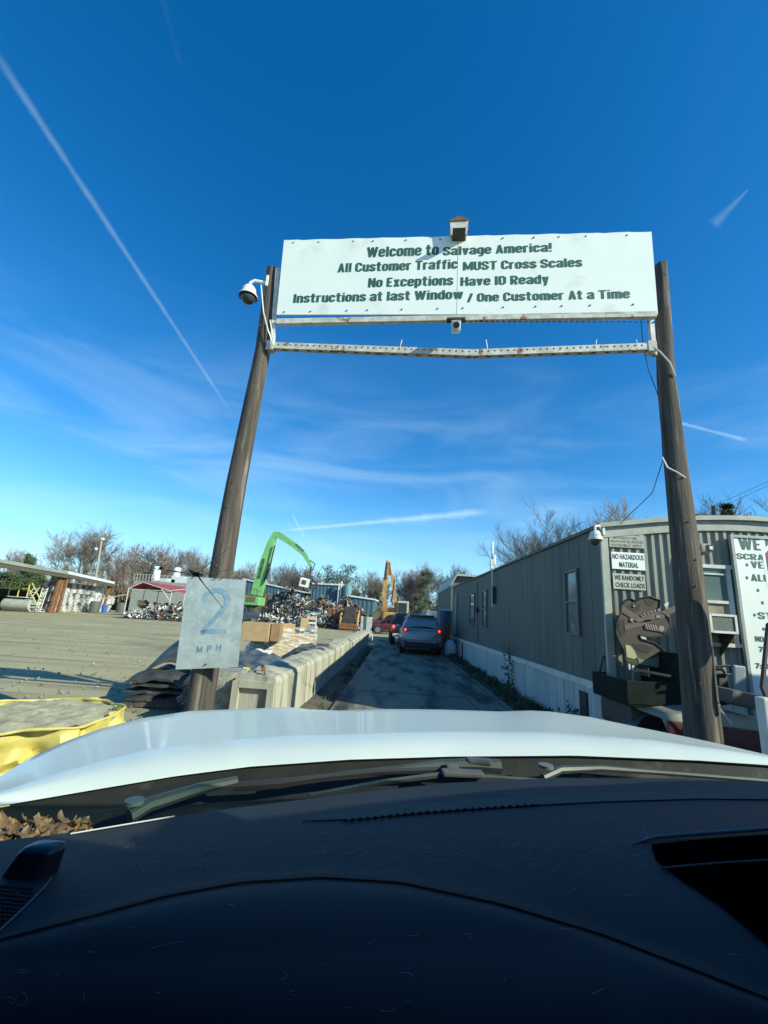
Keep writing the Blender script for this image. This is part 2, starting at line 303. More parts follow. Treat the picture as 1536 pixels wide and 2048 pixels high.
def block_text(string, u0, u1, v0, cap, origin, ax, ay, an, depth=.002, th=.088, gap=.055):
    """heavy condensed poster lettering built from strokes, filling u0..u1"""
    tot = sum((.24 if c_ == ' ' else GLY[c_][0] + gap) for c_ in string) - gap; sx = (u1 - u0) / tot; sy = cap
    o = Vector(origin); ax = Vector(ax); ay = Vector(ay); an = Vector(an); mb = MB(); x = 0
    def put_(pl, k): mb.add([o + ax * (u0 + p.x) + ay * (v0 + p.y) + an * (depth + .00012 * k) for p in pl], [tuple(range(len(pl)))])
    for c_ in string:
        if c_ == ' ': x += .24; continue
        w_, ps = GLY[c_]; k = 0
        hx = th * sx * 1.12; hy = th * sy * .85
        for pl in ps:
            P = [Vector(((x + th + q[0] * (w_ - 2 * th)) * sx, q[1] * sy)) for q in pl]
            for a, b in zip(P, P[1:]):
                d = (b - a); L_ = d.length
                if L_ < 1e-6: continue
                d.normalize(); n_ = Vector((-d.y * hx, d.x * hy)); put_([a + n_, a - n_, b - n_, b + n_], k % 12); k += 1
            for q in P[1:-1]: put_([q + Vector((math.cos(t_ * .785 + .39) * hx, math.sin(t_ * .785 + .39) * hy)) for t_ in range(8)], k % 12); k += 1
        x += w_ + gap
    return mb

rnd = random.Random(7)
def fbm(p, s=1.0): return noise.fractal(Vector(p) * s, 1.0, 2.0, 4)

# ------------------------------------------------------------------ ground
def ground():
    xs = [-1500, -400, -150, -80] + [-60 + i * 2 for i in range(56)] + [60, 120, 400, 1500]
    ys = [-300, -60, -20] + [-10 + i * 2 for i in range(60)] + [120, 160, 300, 1500]
    rows = []
    for y in ys:
        row = []
        for x in xs:
            z = 0
            if x < -4 and abs(y) < 115 and x > -70: z = 0.05 * fbm((x, y, 0), 0.13) - 0.01
            row.append(Vector((x, y, z)))
        rows.append(row)
    tag(MB().grid(rows).build('dirt_ground', dirt, smooth=True), kind='structure')
ground()
m = MB(); m.box((0.64, 6, 0.02), (3.22, 48, 0.07)); tag(m.build('scale_lane', slabm), kind='structure')
m = MB()
for y in (-4, 2, 8, 14, 20, 26): m.box((0.64, y + 1.5, 0.058), (3.2, 0.035, 0.005))
m.box((2.12, 6, 0.058), (0.03, 47.9, 0.005)); m.box((1.55, 6, 0.0575), (0.02, 47.9, 0.004))
tag(m.build('scale_joints', dark), kind='structure')
rows = []
for i in range(60):
    y = -2 + i * 0.42; rows.append([Vector((x, y, 0.012 + max(0, 0.10 * (1 - abs(x + 1.28) / 0.2)) * (0.7 + 0.5 * fbm((x, y, 3), 1.5)) if x > -1.35 else 0.1)) for x in (-1.42, -1.36, -1.3, -1.2, -1.1, -1.0, -0.97)])
tag(MB().grid(rows).build('dirt_verge', darkdirt, smooth=True), kind='structure')
m = MB()
rows = [[Vector((x, -4 + i * 0.5, 0.014 + 0.05 * abs(fbm((x, i * 0.5, 9), 1.3)))) for x in (2.25, 2.4, 2.6, 2.8, 2.96)] for i in range(56)]
tag(m.grid(rows).build('weedy_verge', darkdirt, smooth=True), kind='structure')
# ground litter
m = MB()
for i in range(3000):
    y = 4.5 + 45 * rnd.random() ** 1.8; x = -2.2 - (y * .9 + 3) * rnd.random(); s = rnd.uniform(0.008, 0.035)
    m.box((x, y, s * 0.3 + 0.02), (s, s * rnd.uniform(0.5, 2), s * 0.6), (rnd.random(), rnd.random(), rnd.random() * 6))
tag(m.build('gravel', M('gravel_stone', (0.33, 0.31, 0.24), (0.12, 0.11, 0.09), 0.5, 0.9)), 'scattered stones and crumbs of litter on the dirt yard', 'gravel', kind='stuff')

# ------------------------------------------------------------------ gate: poles, sign, crossbar
GL_, GR_ = Vector((-1.9, 4.9, 0)), Vector((3.0, 4.5, 0))
gax = (GR_ - GL_).normalized(); gan = Vector((gax.y, -gax.x, 0)); up = Vector((0, 0, 1))   # gan points to the camera
def PG(px, py, off=0.0):
    v = ray(px, py); o = GL_ + gan * off; return CAMP + v * ((o - CAMP).dot(gan) / v.dot(gan))
def pole(name, pts, r0, r1, label):
    base = pts[-1]; b = Vector((base.x, base.y, 0)); t = thing(name, label, 'pole', b)
    P = [Vector((p.x, p.y, p.z)) - b for p in pts][::-1]; P = [P[0] - (P[1] - P[0]).normalized() * (P[0].z + 0.1) / max((P[1] - P[0]).normalized().z, .5)] + P
    Q = []; RR = []
    top = P[-1].z
    for i in range(len(P) - 1):
        for k in range(8):
            q = P[i].lerp(P[i + 1], k / 8); Q.append(q)
    Q.append(P[-1]); RR = [r0 + (r1 - r0) * max(0, q.z) / top for q in Q]
    mb = MB(); n = 28; vs = []
    for q, r in zip(Q, RR):
        row = []
        for j in range(n + 1):
            a = 2 * math.pi * (j % n) / n
            rr = r * (1 + 0.035 * math.sin(3 * a + q.z) + 0.05 * noise.noise(Vector((math.cos(a) * 3, math.sin(a) * 3, q.z * 0.7 + r0 * 50))) - 0.06 * max(0, 1 - abs(((a * 1.7 + 0.12 * math.sin(q.z * 2)) % 1.9) - 0.9) * 18))
            row.append(q + Vector((math.cos(a) * rr, math.sin(a) * rr, 0)))
        vs.append(row)
    mb.grid(vs); mb.add(vs[-1][:n], [tuple(range(n))]); mb.build('shaft', wood, t, smooth=50)
    for k in range(14):
        mb = MB(); i = rnd.randrange(6, len(Q) - 1); q = Q[i]; a = rnd.uniform(-2.6, -0.6); r = RR[i]
        mb.ball(q + Vector((math.cos(a), math.sin(a), 0)) * r * 1.02, 0.009, 6, 4); mb.build('nail', rust, t)
    return t
lp = [PG(545, 540), PG(526, 700), PG(473, 970), PG(450, 1100), PG(402, 1390)]
rp = [PG(1322, 530), PG(1332, 760), PG(1359, 1000), PG(1381, 1200), PG(1407, 1470)]
pole('wooden_pole', lp, 0.150, 0.082, 'weathered wooden pole at the left end of the sign, with the 2 MPH plate')
pole('wooden_pole', rp, 0.165, 0.068, 'thick brown wooden pole in front of the office at the sign right end')

# sign board
SO = 0.13
sbl, sbr, stl, strr = PG(553, 629, SO), PG(1316, 628, SO), PG(568, 480, SO), PG(1303, 463, SO)
sg = thing('sign_board', 'wide white sign with four lines of green welcome text spanning the two poles', 'sign', (sbl.x, sbl.y, sbl.z))
o = sbl.copy(); o.z = 0
def SL(p): q = p - o; return q.dot(gax), q.z
U = SL(sbl)[0], SL(sbr)[0]
uu0, vb0 = SL(sbl); uu1, vb1 = SL(sbr); ut0, vt0 = SL(stl); ut1, vt1 = SL(strr)
mid = SL(PG(915, 560, SO))[0]
def panel(a, b):
    rows = []
    for k in range(2):
        pass
    mb = MB(); n = 26; F = []; B = []
    for i in range(n + 1):
        u = a + (b - a) * i / n; f = (u - uu0) / (uu1 - uu0)
        vb = vb0 + (vb1 - vb0) * f; vt = vt0 + (vt1 - vt0) * f - 0.006 * abs(noise.noise(Vector((u * 6, 0, 0)))) * 2
        lean = (ut0 - uu0) * (1 - f) + (ut1 - uu1) * f
        for row, off in ((F, 0), (B, -0.012)):
            pass
        colF = []; colB = []
        for k in range(7):
            q = k / 6; v = vb + (vt - vb) * q
            w_ = 0.0
            if q == 1: w_ += 0.004 * math.sin(u * 15)
            base = o + gax * (u + lean * q) + up * v - o - Vector((sbl.x - o.x, sbl.y - o.y, sbl.z))
            colF.append(base + gan * w_); colB.append(base + gan * (w_ - 0.012))
        F.append(colF); B.append(colB)
    mb.grid(F); mb.grid(B)
    per = [r[0] for r in F] + [F[-1][k] for k in range(1, 7)] + [r[6] for r in F[::-1][1:]] + [F[0][k] for k in range(5, 0, -1)]
    perB = [r[0] for r in B] + [B[-1][k] for k in range(1, 7)] + [r[6] for r in B[::-1][1:]] + [B[0][k] for k in range(5, 0, -1)]
    for i in range(len(per)):
        j = (i + 1) % len(per); mb.quad(per[i], per[j], perB[j], perB[i])
    return mb
SB = Vector((sbl.x, sbl.y, sbl.z))
panel(uu0, mid - 0.003).build('sign_panel', signw, sg, smooth=60)
panel(mid + 0.003, uu1).build('sign_panel', signw, sg, smooth=60)
m = MB()
for k in range(12):
    u = uu0 + 0.1 + (uu1 - uu0 - 0.2) * (k + rnd.uniform(-0.2, 0.2)) / 11.5
    for v in (vb0 + 0.035, vt0 - 0.05 + (vt1 - vt0) * (u - uu0) / (uu1 - uu0)):
        f = (u - uu0) / (uu1 - uu0)
        MB().ball(gax * u + up * v + gan * 0.002 - Vector((0, 0, SB.z)), 0.011, 6, 4).build('screw', dark, sg)
m = MB(); 
def su(px, py): u, v = SL(PG(px, py, SO)); return u, v
org = Vector((0, 0, -SB.z))
for s, xa, xb, yb, yt, b in (('Welcome to', 733, 877, 515, 492, .06), ('Salvage America!', 886, 1104, 511, 490, .055), ('All Customer Traffic', 675, 915, 545, 523, .055), ('MUST Cross Scales', 926, 1165, 541, 520, .055),
                          ('No Exceptions', 736, 906, 575, 554, .055), ('Have ID Ready', 921, 1098, 572, 552, .055), ('Instructions at last Window', 586, 926, 606, 584, .055), ('/ One Customer At a Time', 934, 1261, 604, 583, .055)):
    ua, v = su(xa, yb); ub, _ = su(xb, yb); vt = su((xa + xb) / 2, yt)[1]
    block_text(s, ua, ub, v, (vt - v) * 1.0, org, gax, up, gan, .0022).build('lettering', green, sg)
m = MB(); r0 = gax * uu0 + up * (vb0 - 0.045) - Vector((0, 0, SB.z)) - gan * 0.03; r1 = gax * uu1 + up * (vb1 - 0.045) - Vector((0, 0, SB.z)) - gan * 0.03
cc = (r0 + r1) / 2; ang = math.atan2(gax.y, gax.x)
m.box(cc + gan * 0.0, ((r1 - r0).length - 0.02, 0.06, 0.07), (0, 0, ang)); m.box(cc + up * 0.5 - gan * 0.02, ((r1 - r0).length - 0.1, 0.04, 0.06), (0, 0, ang)); m.box(cc + up * 1.15 - gan * 0.02, ((r1 - r0).length - 0.1, 0.04, 0.06), (0, 0, ang))
m.mi = 1
for k in range(70): m.box(r0.lerp(r1, (k + .5) / 70) - up * 0.037, (0.035, 0.014, 0.004), (0, 0, ang))
m.build('back_rail', [rustw, dark], sg)

# crossbar (sags in the middle)
c = [PG(540, 690, .1), PG(795, 698, .1), PG(945, 705, .1), PG(1305, 692, .1)]
cb = thing('metal_crossbar', 'bent perforated white metal bar stretched between the poles below the sign', 'bar', c[0])
m = MB()
for a, b in ((c[0], c[2]), (c[2], c[3])):
    a = a - c[0]; b = b - c[0]; d = (b - a); L_ = d.length; e = Euler((0, -math.asin(d.z / L_), math.atan2(d.y, d.x)))
    m.box((a + b) / 2, (L_, 0.006, 0.085), e); m.box((a + b) / 2 - gan * 0.035 - up * 0.04, (L_ * 0.998, 0.07, 0.006), e); m.box((a + b) / 2 - gan * 0.035 + up * 0.038, (L_ * .998, 0.07, 0.006), e)
    k = int(L_ / 0.075); m.mi = 1
    for i in range(k):
        p = a.lerp(b, (i + .5) / k)
        m.box(p + gan * 0.004 + up * 0.012, (0.016, 0.004, 0.018), e)
        if i % 2 == 0: m.box(p - gan * 0.03 - up * 0.044, (0.05, 0.02, 0.004), e)
    m.mi = 0
m.build('channel', [rustw, dark], cb)
m = MB()
for q in (c[0], c[3]): MB().box(q - c[0] - gan * 0.04, (0.09, 0.10, 0.13), (0, 0, ang)).build('clamp', rustw, cb)
for px in (1190, 1275, 975, 800): p = PG(px, 690, .1) - c[0]; MB().tube([p - up * 0.06, p + up * 0.07 + gax * rnd.uniform(-.03, .03)], 0.006, 5).build('rod', rustw, cb)
# vertical brackets
for (a, b, lab) in ((PG(556, 538, .07), PG(544, 700, .07), 'narrow rusty white upright bracket beside the left pole'), (PG(1299, 622, .07), PG(1308, 712, .07), 'short grey upright bracket beside the right pole under the sign')):
    br = MB().tube([Vector((0, 0, 0)), b - a], 0.035, 4).build('upright_bracket', rustw); br.location = a; tag(br, lab, 'bracket')

# flood lamp on top of sign
p = PG(918, 455, .22); fl = thing('flood_lamp', 'rusty white flood lamp box mounted above the middle of the sign', 'lamp', p)
m = MB(); m.prism([(-.10, -.11), (.10, -.11), (.115, .10), (0, .15), (-.115, .10)], (0, 0, 0.0), gax, up, -gan, .26); m.build('housing', rustw, fl)
m = MB(); m.prism([(-.108, .10), (.108, .10), (.122, .115), (0, .175), (-.122, .115)], gan * .012, gax, up, -gan, .28); m.build('hood', rust, fl)
m = MB(); m.box(-up * .115, (.16, .2, .008), (0, 0, ang)); m.build('lens', dark, fl)
m = MB(); m.tube([-gan * .2 - up * .1, -gan * .25 - up * .32], .02, 6); m.build('bracket', rust, fl)
# bullet camera beneath sign
p = PG(912, 655, .2); bc = thing('security_camera', 'small grey bullet camera hanging under the middle of the sign', 'camera', p)
m = MB(); m.bbox((0, 0, 0), (.10, .20, .11), .02, (R_(25), 0, ang)); m.build('housing', white, bc, smooth=True)
m = MB(); m.box((0, 0.0, .065), (.115, .24, .01), (R_(25), 0, ang)); m.build('sunshield', white, bc)
m = MB(); m.tube([gan * .105 - up * .045, gan * .112 - up * .048], .038, 12); m.build('lens', dglass, bc)
m = MB(); m.tube([up * .05, up * .17 - gan * .08], .018, 6); m.box(up * .165 - gan * .08, (.22, .08, .02), (0, 0, ang)); m.build('bracket', dark, bc)

def dome(p, arm, label, s=1.0):
    t = thing('dome_camera', label, 'camera', p)
    m = MB(); rows = []
    for z, r in ((.13, .03), (.125, .06), (.09, .085), (.02, .10), (-.02, .125), (-.035, .125)):
        rows.append([Vector((math.cos(a * math.pi / 10) * r * s, math.sin(a * math.pi / 10) * r * s, z * s)) for a in range(21)])
    m.grid(rows).build('housing', white, t, smooth=True)
    m = MB(); m.ball((0, 0, -.035 * s), .098 * s, 18, 10); m.build('lens_dome', M('smoked_dome', (0.05, 0.055, 0.06), None, 3, 0.08), t, smooth=True)
    m = MB(); m.tube([Vector((0, 0, .12 * s))] + arm, .022 * s, 8); m.box(arm[-1], (.03, .12, .16)); m.build('arm', white, t, smooth=True)
    return t
dome(PG(497, 590, .12), [Vector((.0, 0, .19)), Vector((.05, 0.01, .235)), Vector((.22, 0.05, .235))], 'white dome camera on a curved arm near the top of the left pole')

def wire(name, pts, r, label, m_=None, cat='cable'):
    o_ = pts[0]; mb = MB().tube([p - o_ for p in pts], r, 5); ob = mb.build(name, m_ or white, smooth=True); ob.location = o_; return tag(ob, label, cat)
wire('cable', [PG(522, 570, .12), PG(527, 625, .14), PG(536, 660, .14), PG(548, 690, .14), PG(540, 640, .12)], 0.008, 'white cable looping down from the dome camera along the left pole')
wire('cable', [PG(1303, 690, .1), PG(1322, 705, .12), PG(1340, 725, .14), PG(1351, 752, .1)], .010, 'pale cable crossing the right pole just below the crossbar')
wire('cable', [PG(1325, 915, .06), PG(1335, 935, .16), PG(1355, 945, .18), PG(1372, 956, .1)], .008, 'pale cable wrapped round the middle of the right pole')
wire('cable', [PG(1281, 632, .05), PG(1286, 690, .05), PG(1297, 740, .05), PG(1320, 800, -.1), PG(1326, 920, -.1), PG(1305, 985, -.6), PG(1240, 1048, -1.5)], .005, 'thin dark cable hanging from the sign down to the office roof', dark)

# ------------------------------------------------------------------ 2 MPH plate
pc = [PG(375, 1153, .19), PG(492, 1160, .19), PG(476, 1334, .19), PG(351, 1339, .19)]
t = thing('speed_plate', 'bare metal plate hand painted with 2 MPH nailed to the left pole', 'sign', pc[3])
ax = (pc[2] - pc[3]); W_ = ax.length; ax.normalize(); ay = ((pc[0] - pc[3]) + (pc[1] - pc[2])) / 2; Hh_ = ay.length; ay = ay.normalized(); an = ax.cross(ay).normalized()
if an.y > 0: an = -an
def plocal(px, py): q = PG(px, py, .19) - pc[3]; return (q.dot(ax), q.dot(ay))
rows = []
q = [c_ - pc[3] for c_ in pc]
m = MB(); m.grid([[(q[3].lerp(q[2], i / 8)).lerp(q[0].lerp(q[1], i / 8), j / 8) + an * 0.0008 * math.sin(i * .9 + j) for i in range(9)] for j in range(9)])
m.grid([[(q[3].lerp(q[2], i / 8)).lerp(q[0].lerp(q[1], i / 8), j / 8) + an * (0.0008 * math.sin(i * .9 + j) - .003) for i in range(9)] for j in range(9)])
m.build('plate', M('scuffed_aluminium', (0.58, 0.62, 0.59), (0.46, 0.50, 0.48), 5, 0.42, 0.3, bump=.12, c3=(0.66, 0.68, 0.66), s3=11, lo3=.52, hi3=.7), t, smooth=True)
two = [(400, 1205), (403, 1193), (413, 1186), (428, 1184), (441, 1191), (447, 1205), (444, 1217), (434, 1230), (420, 1245), (408, 1258), (400, 1268)]
def stroke(pts, wd, mb, k=3):
    P = [Vector(plocal(*p_)) for p_ in pts]; S = []
    for i in range(len(P) - 1):
        for j in range(k): S.append(P[i].lerp(P[i + 1], j / k))
    S.append(P[-1]); L1 = []; L2 = []
    for i, p_ in enumerate(S):
        d = (S[min(i + 1, len(S) - 1)] - S[max(i - 1, 0)]).normalized(); n_ = Vector((-d.y, d.x)); w2 = wd * (1 + .15 * math.sin(i * 2.1))
        for LL, sg_ in ((L1, 1), (L2, -1)): c_ = p_ + n_ * w2 * sg_; LL.append(ax * c_.x + ay * c_.y + an * .0025)
    mb.grid([L1, L2])
m = MB(); stroke(two, .026, m); stroke([(398, 1268), (415, 1266), (432, 1268), (448, 1268)], .022, m)
m.build('painted_numeral', M('faded_blue_paint', (0.19, 0.34, 0.45), (0.30, 0.43, 0.50), 12, 0.7), t)
fm_ = M('faded_dark_blue_paint', (0.12, 0.22, 0.31), (0.24, 0.34, 0.41), 20, 0.7)
for ch, xa, xb in (('M', 391, 403), ('P', 412, 421), ('H', 430, 440)):
    (ua, va), (ub, vb) = plocal(xa, 1308), plocal(xb, 1295); block_text(ch, ua, ub, va, vb - va, (0, 0, 0), ax, ay, an, .0025, .06).build('painted_letter', fm_, t)
m = MB()
for px, py in ((436, 1160), (422, 1160), (412, 1333)): a_, b_ = plocal(px, py); MB().ball(ax * a_ + ay * b_ + an * .012, .011, 8, 4).build('bolt', dark, t)
# ------------------------------------------------------------------ concrete barrier blocks
def block(i, y, jit, label):
    b = thing('concrete_block', label, 'barrier block', (-1.70 + jit[0], y, 0), jit[1], 'concrete barrier blocks in a row beside the lane')
    Lb, hw, h = 1.78, 0.29, 0.72 + jit[2]
    m = MB(); rows = []
    n = 14
    for k in range(n + 1):
        yy = -Lb / 2 + Lb * k / n; e = 1 - 0.05 * (1 if k in (0, n) else 0)
        rid = 0.075 if (k in (3, 4, 10)) else (0.03 if k in (2, 5, 9, 11) else 0)
        pr = [(-hw, 0), (-hw * e, h * .85), (-hw * .8, h * .97), (-hw * .35, h + rid * 0.8), (0, h + rid), (hw * .35, h + rid * .8), (hw * .86, h * .985), (hw * e, h * .9), (hw, 0)]
        rows.append([Vector((x + 0.012 * noise.noise(Vector((x * 5, yy * 5 + y, z * 5))), yy, z + 0.01 * noise.noise(Vector((x * 6, yy * 6 + y, 7))))) for x, z in pr])
    m.grid(rows); m.add(rows[0], [tuple(range(9))]); m.add(rows[-1], [tuple(range(9))[::-1]])
    m.build('block', conc, b, smooth=25)
    if i == 0:
        m = MB()   # near end: raised frame round a recessed panel
        yy = -Lb / 2 - .03
        m.box((-.225, yy, .33), (.085, .06, .66)); m.box((.225, yy, .33), (.085, .06, .66)); m.box((0, yy, .63), (.365, .06, .085), None)
        m.build('end_frame', conc, b)
        m = MB(); m.tube([Vector((.02, -Lb / 2 + .25, h)), Vector((.0, -Lb / 2 + .2, h + .09)), Vector((.06, -Lb / 2 + .12, h + .1)), Vector((.1, -Lb / 2 + .08, h - .01))], .014, 6); m.build('lifting_loop', rust, b, smooth=True)
    return b
ordn = ['nearest', 'second', 'third', 'fourth', 'fifth', 'sixth', 'seventh', 'eighth', 'ninth', 'tenth', 'eleventh']
for i in range(11):
    lab = 'nearest concrete block of the barrier, with a recessed panel in its end' if i == 0 else ('farthest concrete block of the barrier, beside the grey cabinet' if i == 10 else ordn[i] + ' concrete block along the barrier counted from the gate')
    block(i, 6.65 + 1.82 * i, (rnd.uniform(-.025, .025), rnd.uniform(-.012, .012), rnd.uniform(-.03, .03)), lab)
m = MB(); rows = []
for i in range(13):
    z = .72 * i / 12; row = []
    for j in range(25):
        a = 2 * math.pi * (j % 24) / 24; x = max(-.17, min(.17, math.cos(a) * .24)); y = max(-.3, min(.3, math.sin(a) * .42))
        k = 1 + .09 * noise.noise(Vector((math.cos(a) * 6, math.sin(a) * 6, z * 8)))
        row.append(Vector((x * k, y * k, z)))
    rows.append(row)
m.grid(rows); m.add(rows[-1][:24], [tuple(range(24))]); b = m.build('rough_concrete_block', concr, smooth=30); b.location = (-2.22, 6.15, 0)
tag(b, 'rough broken concrete block standing left of the barrier end', 'block')

# ------------------------------------------------------------------ draped sheets
def sheet(name, label, cat, center, size, amp, seed, mt, layers=1, rz=0, h0=0.0, group=None, tilt=0.0, freq=2.0):
    t = thing(name, label, cat, center, rz, group); r = random.Random(seed)
    for l in range(layers):
        sx, sy = size[0] * r.uniform(.88, 1.03), size[1] * r.uniform(.9, 1.02); n = 32; F = []; B = []
        ox, oy = r.uniform(-.05, .05), r.uniform(-.05, .05); z0 = h0 + l * size[2]
        for i in range(n + 1):
            a = []; bb = []
            for j in range(n + 1):
                x = (i / n - .5) * sx; y = (j / n - .5) * sy; e = max(abs(i / n - .5), abs(j / n - .5)) * 2
                z = z0 + amp * noise.noise(Vector((x * freq, y * freq, seed + l * .35))) + amp * .5 * noise.noise(Vector((x * 5, y * 5, seed + l))) - (e ** 5) * amp * .9 + tilt * x
                wx = x + ox + .05 * noise.noise(Vector((y * 3, z0, seed))); wy = y + oy + .05 * noise.noise(Vector((x * 3, z0, seed)))
                a.append(Vector((wx, wy, z + size[2] * .35))); bb.append(Vector((wx * .99, wy * .99, z)))
            F.append(a); B.append(bb)
        m = MB(); m.grid(F); m.grid(B[::-1])
        for s_ in (0, n):
            m.grid([F[s_], B[s_]]); m.grid([[F[k][s_] for k in range(n + 1)], [B[k][s_] for k in range(n + 1)]])
        m.build('folded_sheet', mt, t, smooth=50)
    return t
c0 = G(350, 1420)
mp_ = sheet('folded_rubber_mats', 'stack of folded black rubber mats tied on a pallet left of the left pole', 'rubber mats', (c0.x - .1, c0.y + .55, 0), (1.5, 1.2, .1), .10, 3, rubber, 4, .1, .18)
m = MB()
for y in (-.5, 0, .5): m.box((0, y, .06), (1.45, .1, .09))
for k in range(6): m.box((-.62 + .25 * k, 0, .12), (.14, 1.15, .022))
m.build('pallet', wood, mp_)
m = MB(); m.tube([Vector((.25, -.62, .2)), Vector((.28, -.66, .35)), Vector((.22, -.64, .5)), Vector((.3, -.6, .62)), Vector((.28, 0, .7))], .009, 5); m.tube([Vector((.25, -.64, .3)), Vector((.1, -.72, .2)), Vector((.2, -.76, .12)), Vector((.3, -.7, .25))], .009, 5); m.build('tie_cord', trimw, mp_, smooth=True)
# raised flap
m = MB(); m.grid([[Vector((-.7 + .14 * i, -.45 + .16 * j, .56 + .15 * math.sin(i * .5) + .06 * j - .03 * (i - 5) ** 2 * .3)) for i in range(11)] for j in range(7)]); fp = m.build('raised_flap', rubber, mp_, smooth=True); fp.modifiers.new('s', 'SOLIDIFY').thickness = .025
cr = G(445, 1405)
mr_ = sheet('folded_rubber_mats', 'small heap of black rubber mats between the left pole and the barrier end', 'rubber mats', (-2.62, 6.9, 0), (.62, .9, .14), .14, 11, rubber, 5, -.2, .05)
# tarps and boxes behind the barrier
sheet('blue_tarp', 'crumpled blue and black tarp under the plain brown cardboard box', 'tarp', (-3.05, 9.2, 0), (1.5, 1.7, .13), .11, 21, tarpb, 4, .2, .2, freq=4.2)
sheet('black_sheet', 'dark rubber sheet bent over the heap right behind the speed plate', 'rubber sheet', (-2.65, 7.9, 0), (1.15, 1.1, .10), .16, 31, tarpm, 3, .5, .33, tilt=-.12, freq=4.2)
sheet('black_sheet', 'black rubber sheet draped over the top of the barrier near the wrapped box', 'rubber sheet', (-1.95, 11.2, 0), (.75, 1.6, .06), .10, 41, tarpm, 2, .0, .70, freq=4.2)
m = MB()
for k in range(26):
    L1 = rnd.uniform(.3, .9); m.box((rnd.uniform(-.6, .5), rnd.uniform(-.9, 1.2), rnd.uniform(.02, .5)), (L1, rnd.uniform(.05, .3), .03), (rnd.uniform(-.4, .4), rnd.uniform(-.4, .4), rnd.random() * 3))
o_ = m.build('scrap_boards', [M('scrap_board', (0.22, 0.18, 0.12), (0.08, 0.08, 0.075), 1.5, .8)]); o_.location = (-2.6, 8.0, 0); tag(o_, 'low heap of broken boards and strips against the back of the barrier', 'debris', kind='stuff')
m = MB()
m.bbox((0, 0, 0), (.9, .07, .05), .01, (0, .1, .6)); o_ = m.build('yellow_strap', yellow); o_.location = (-2.45, 6.9, .66); tag(o_, 'short yellow bar lying on the dark heap by the barrier end', 'bar')
# plain box
pb = PY(515, 1283, 10.2)
t = thing('cardboard_box', 'plain brown cardboard box sitting on the crumpled tarps', 'box', (pb.x, 10.2, pb.z), .12)
m = MB(); m.bbox((-.08, .3, .21), (.62, .6, .42), .012); m.build('carton', card, t)
m = MB(); m.bbox((.36, .36, .215), (.22, .5, .40), .012); m.build('flap', M('dark_cardboard', (.30, .19, .10), (.25, .16, .08), 5, .9), t)
m = MB(); m.box((-.08, .3, .425), (.6, .05, .006)); m.build('tape', wood2, t)
# wrapped bulk box
gb = G(575, 1325); 
t = thing('bulk_carton', 'open tall cardboard bulk carton wrapped in clear plastic film behind the barrier', 'box', (-2.75, 11.6, 0), .45)
m = MB(); hb = 1.02
m.box((0, -.55, hb / 2), (1.1, .03, hb)); m.box((0, .55, hb / 2 + .1), (1.1, .03, hb + .2)); m.box((-.55, 0, hb / 2), (.03, 1.07, hb)); m.box((.55, 0, hb / 2 + .05), (.03, 1.07, hb + .1)); m.box((.5, .5, hb / 2 + .2), (.22, .2, hb + .35)); m.box((0, 0, .1), (1.1, 1.1, .05)); m.build('carton', card, t)
film = bpy.data.materials.new('clear_film'); film.use_nodes = True; ft = film.node_tree; fp_ = ft.nodes['Principled BSDF']; fp_.inputs['Base Color'].default_value = (.8, .83, .82, 1); fp_.inputs['Roughness'].default_value = .15
fn = ft.nodes.new('ShaderNodeTexNoise'); fn.inputs['Scale'].default_value = 6; fc = ft.nodes.new('ShaderNodeTexCoord'); fm = ft.nodes.new('ShaderNodeMapping'); fm.inputs['Scale'].default_value = (1, 1, 4); ft.links.new(fc.outputs['Object'], fm.inputs[0]); ft.links.new(fm.outputs[0], fn.inputs['Vector'])
fr = ft.nodes.new('ShaderNodeMapRange'); ft.links.new(fn.outputs[0], fr.inputs[0]); fr.inputs[1].default_value = .42; fr.inputs[2].default_value = .72; fr.inputs[3].default_value = .08; fr.inputs[4].default_value = .75; ft.links.new(fr.outputs[0], fp_.inputs['Alpha'])
fb = ft.nodes.new('ShaderNodeBump'); fb.inputs['Strength'].default_value = .8; ft.links.new(fn.outputs[0], fb.inputs['Height']); ft.links.new(fb.outputs[0], fp_.inputs['Normal'])
m = MB(); rows = []
for i in range(9):
    z = .15 + i * .13; rows.append([Vector((max(-.6, min(.6, math.cos(a * math.pi / 24) * .85)) + .03 * noise.noise(Vector((a * .8, z * 6, 0))), max(-.6, min(.6, math.sin(a * math.pi / 24) * .85)) + .03 * noise.noise(Vector((a * .8, z * 6, 5))), z + .04 * math.sin(a * .5))) for a in range(49)])
m.grid(rows).build('plastic_wrap', film, t, smooth=True)
sheet('plastic_film', 'loose bunch of clear plastic film between the two cardboard boxes', 'plastic film', (-3.15, 10.9, 0), (.8, .8, .05), .3, 55, film, 2, .3, .65)

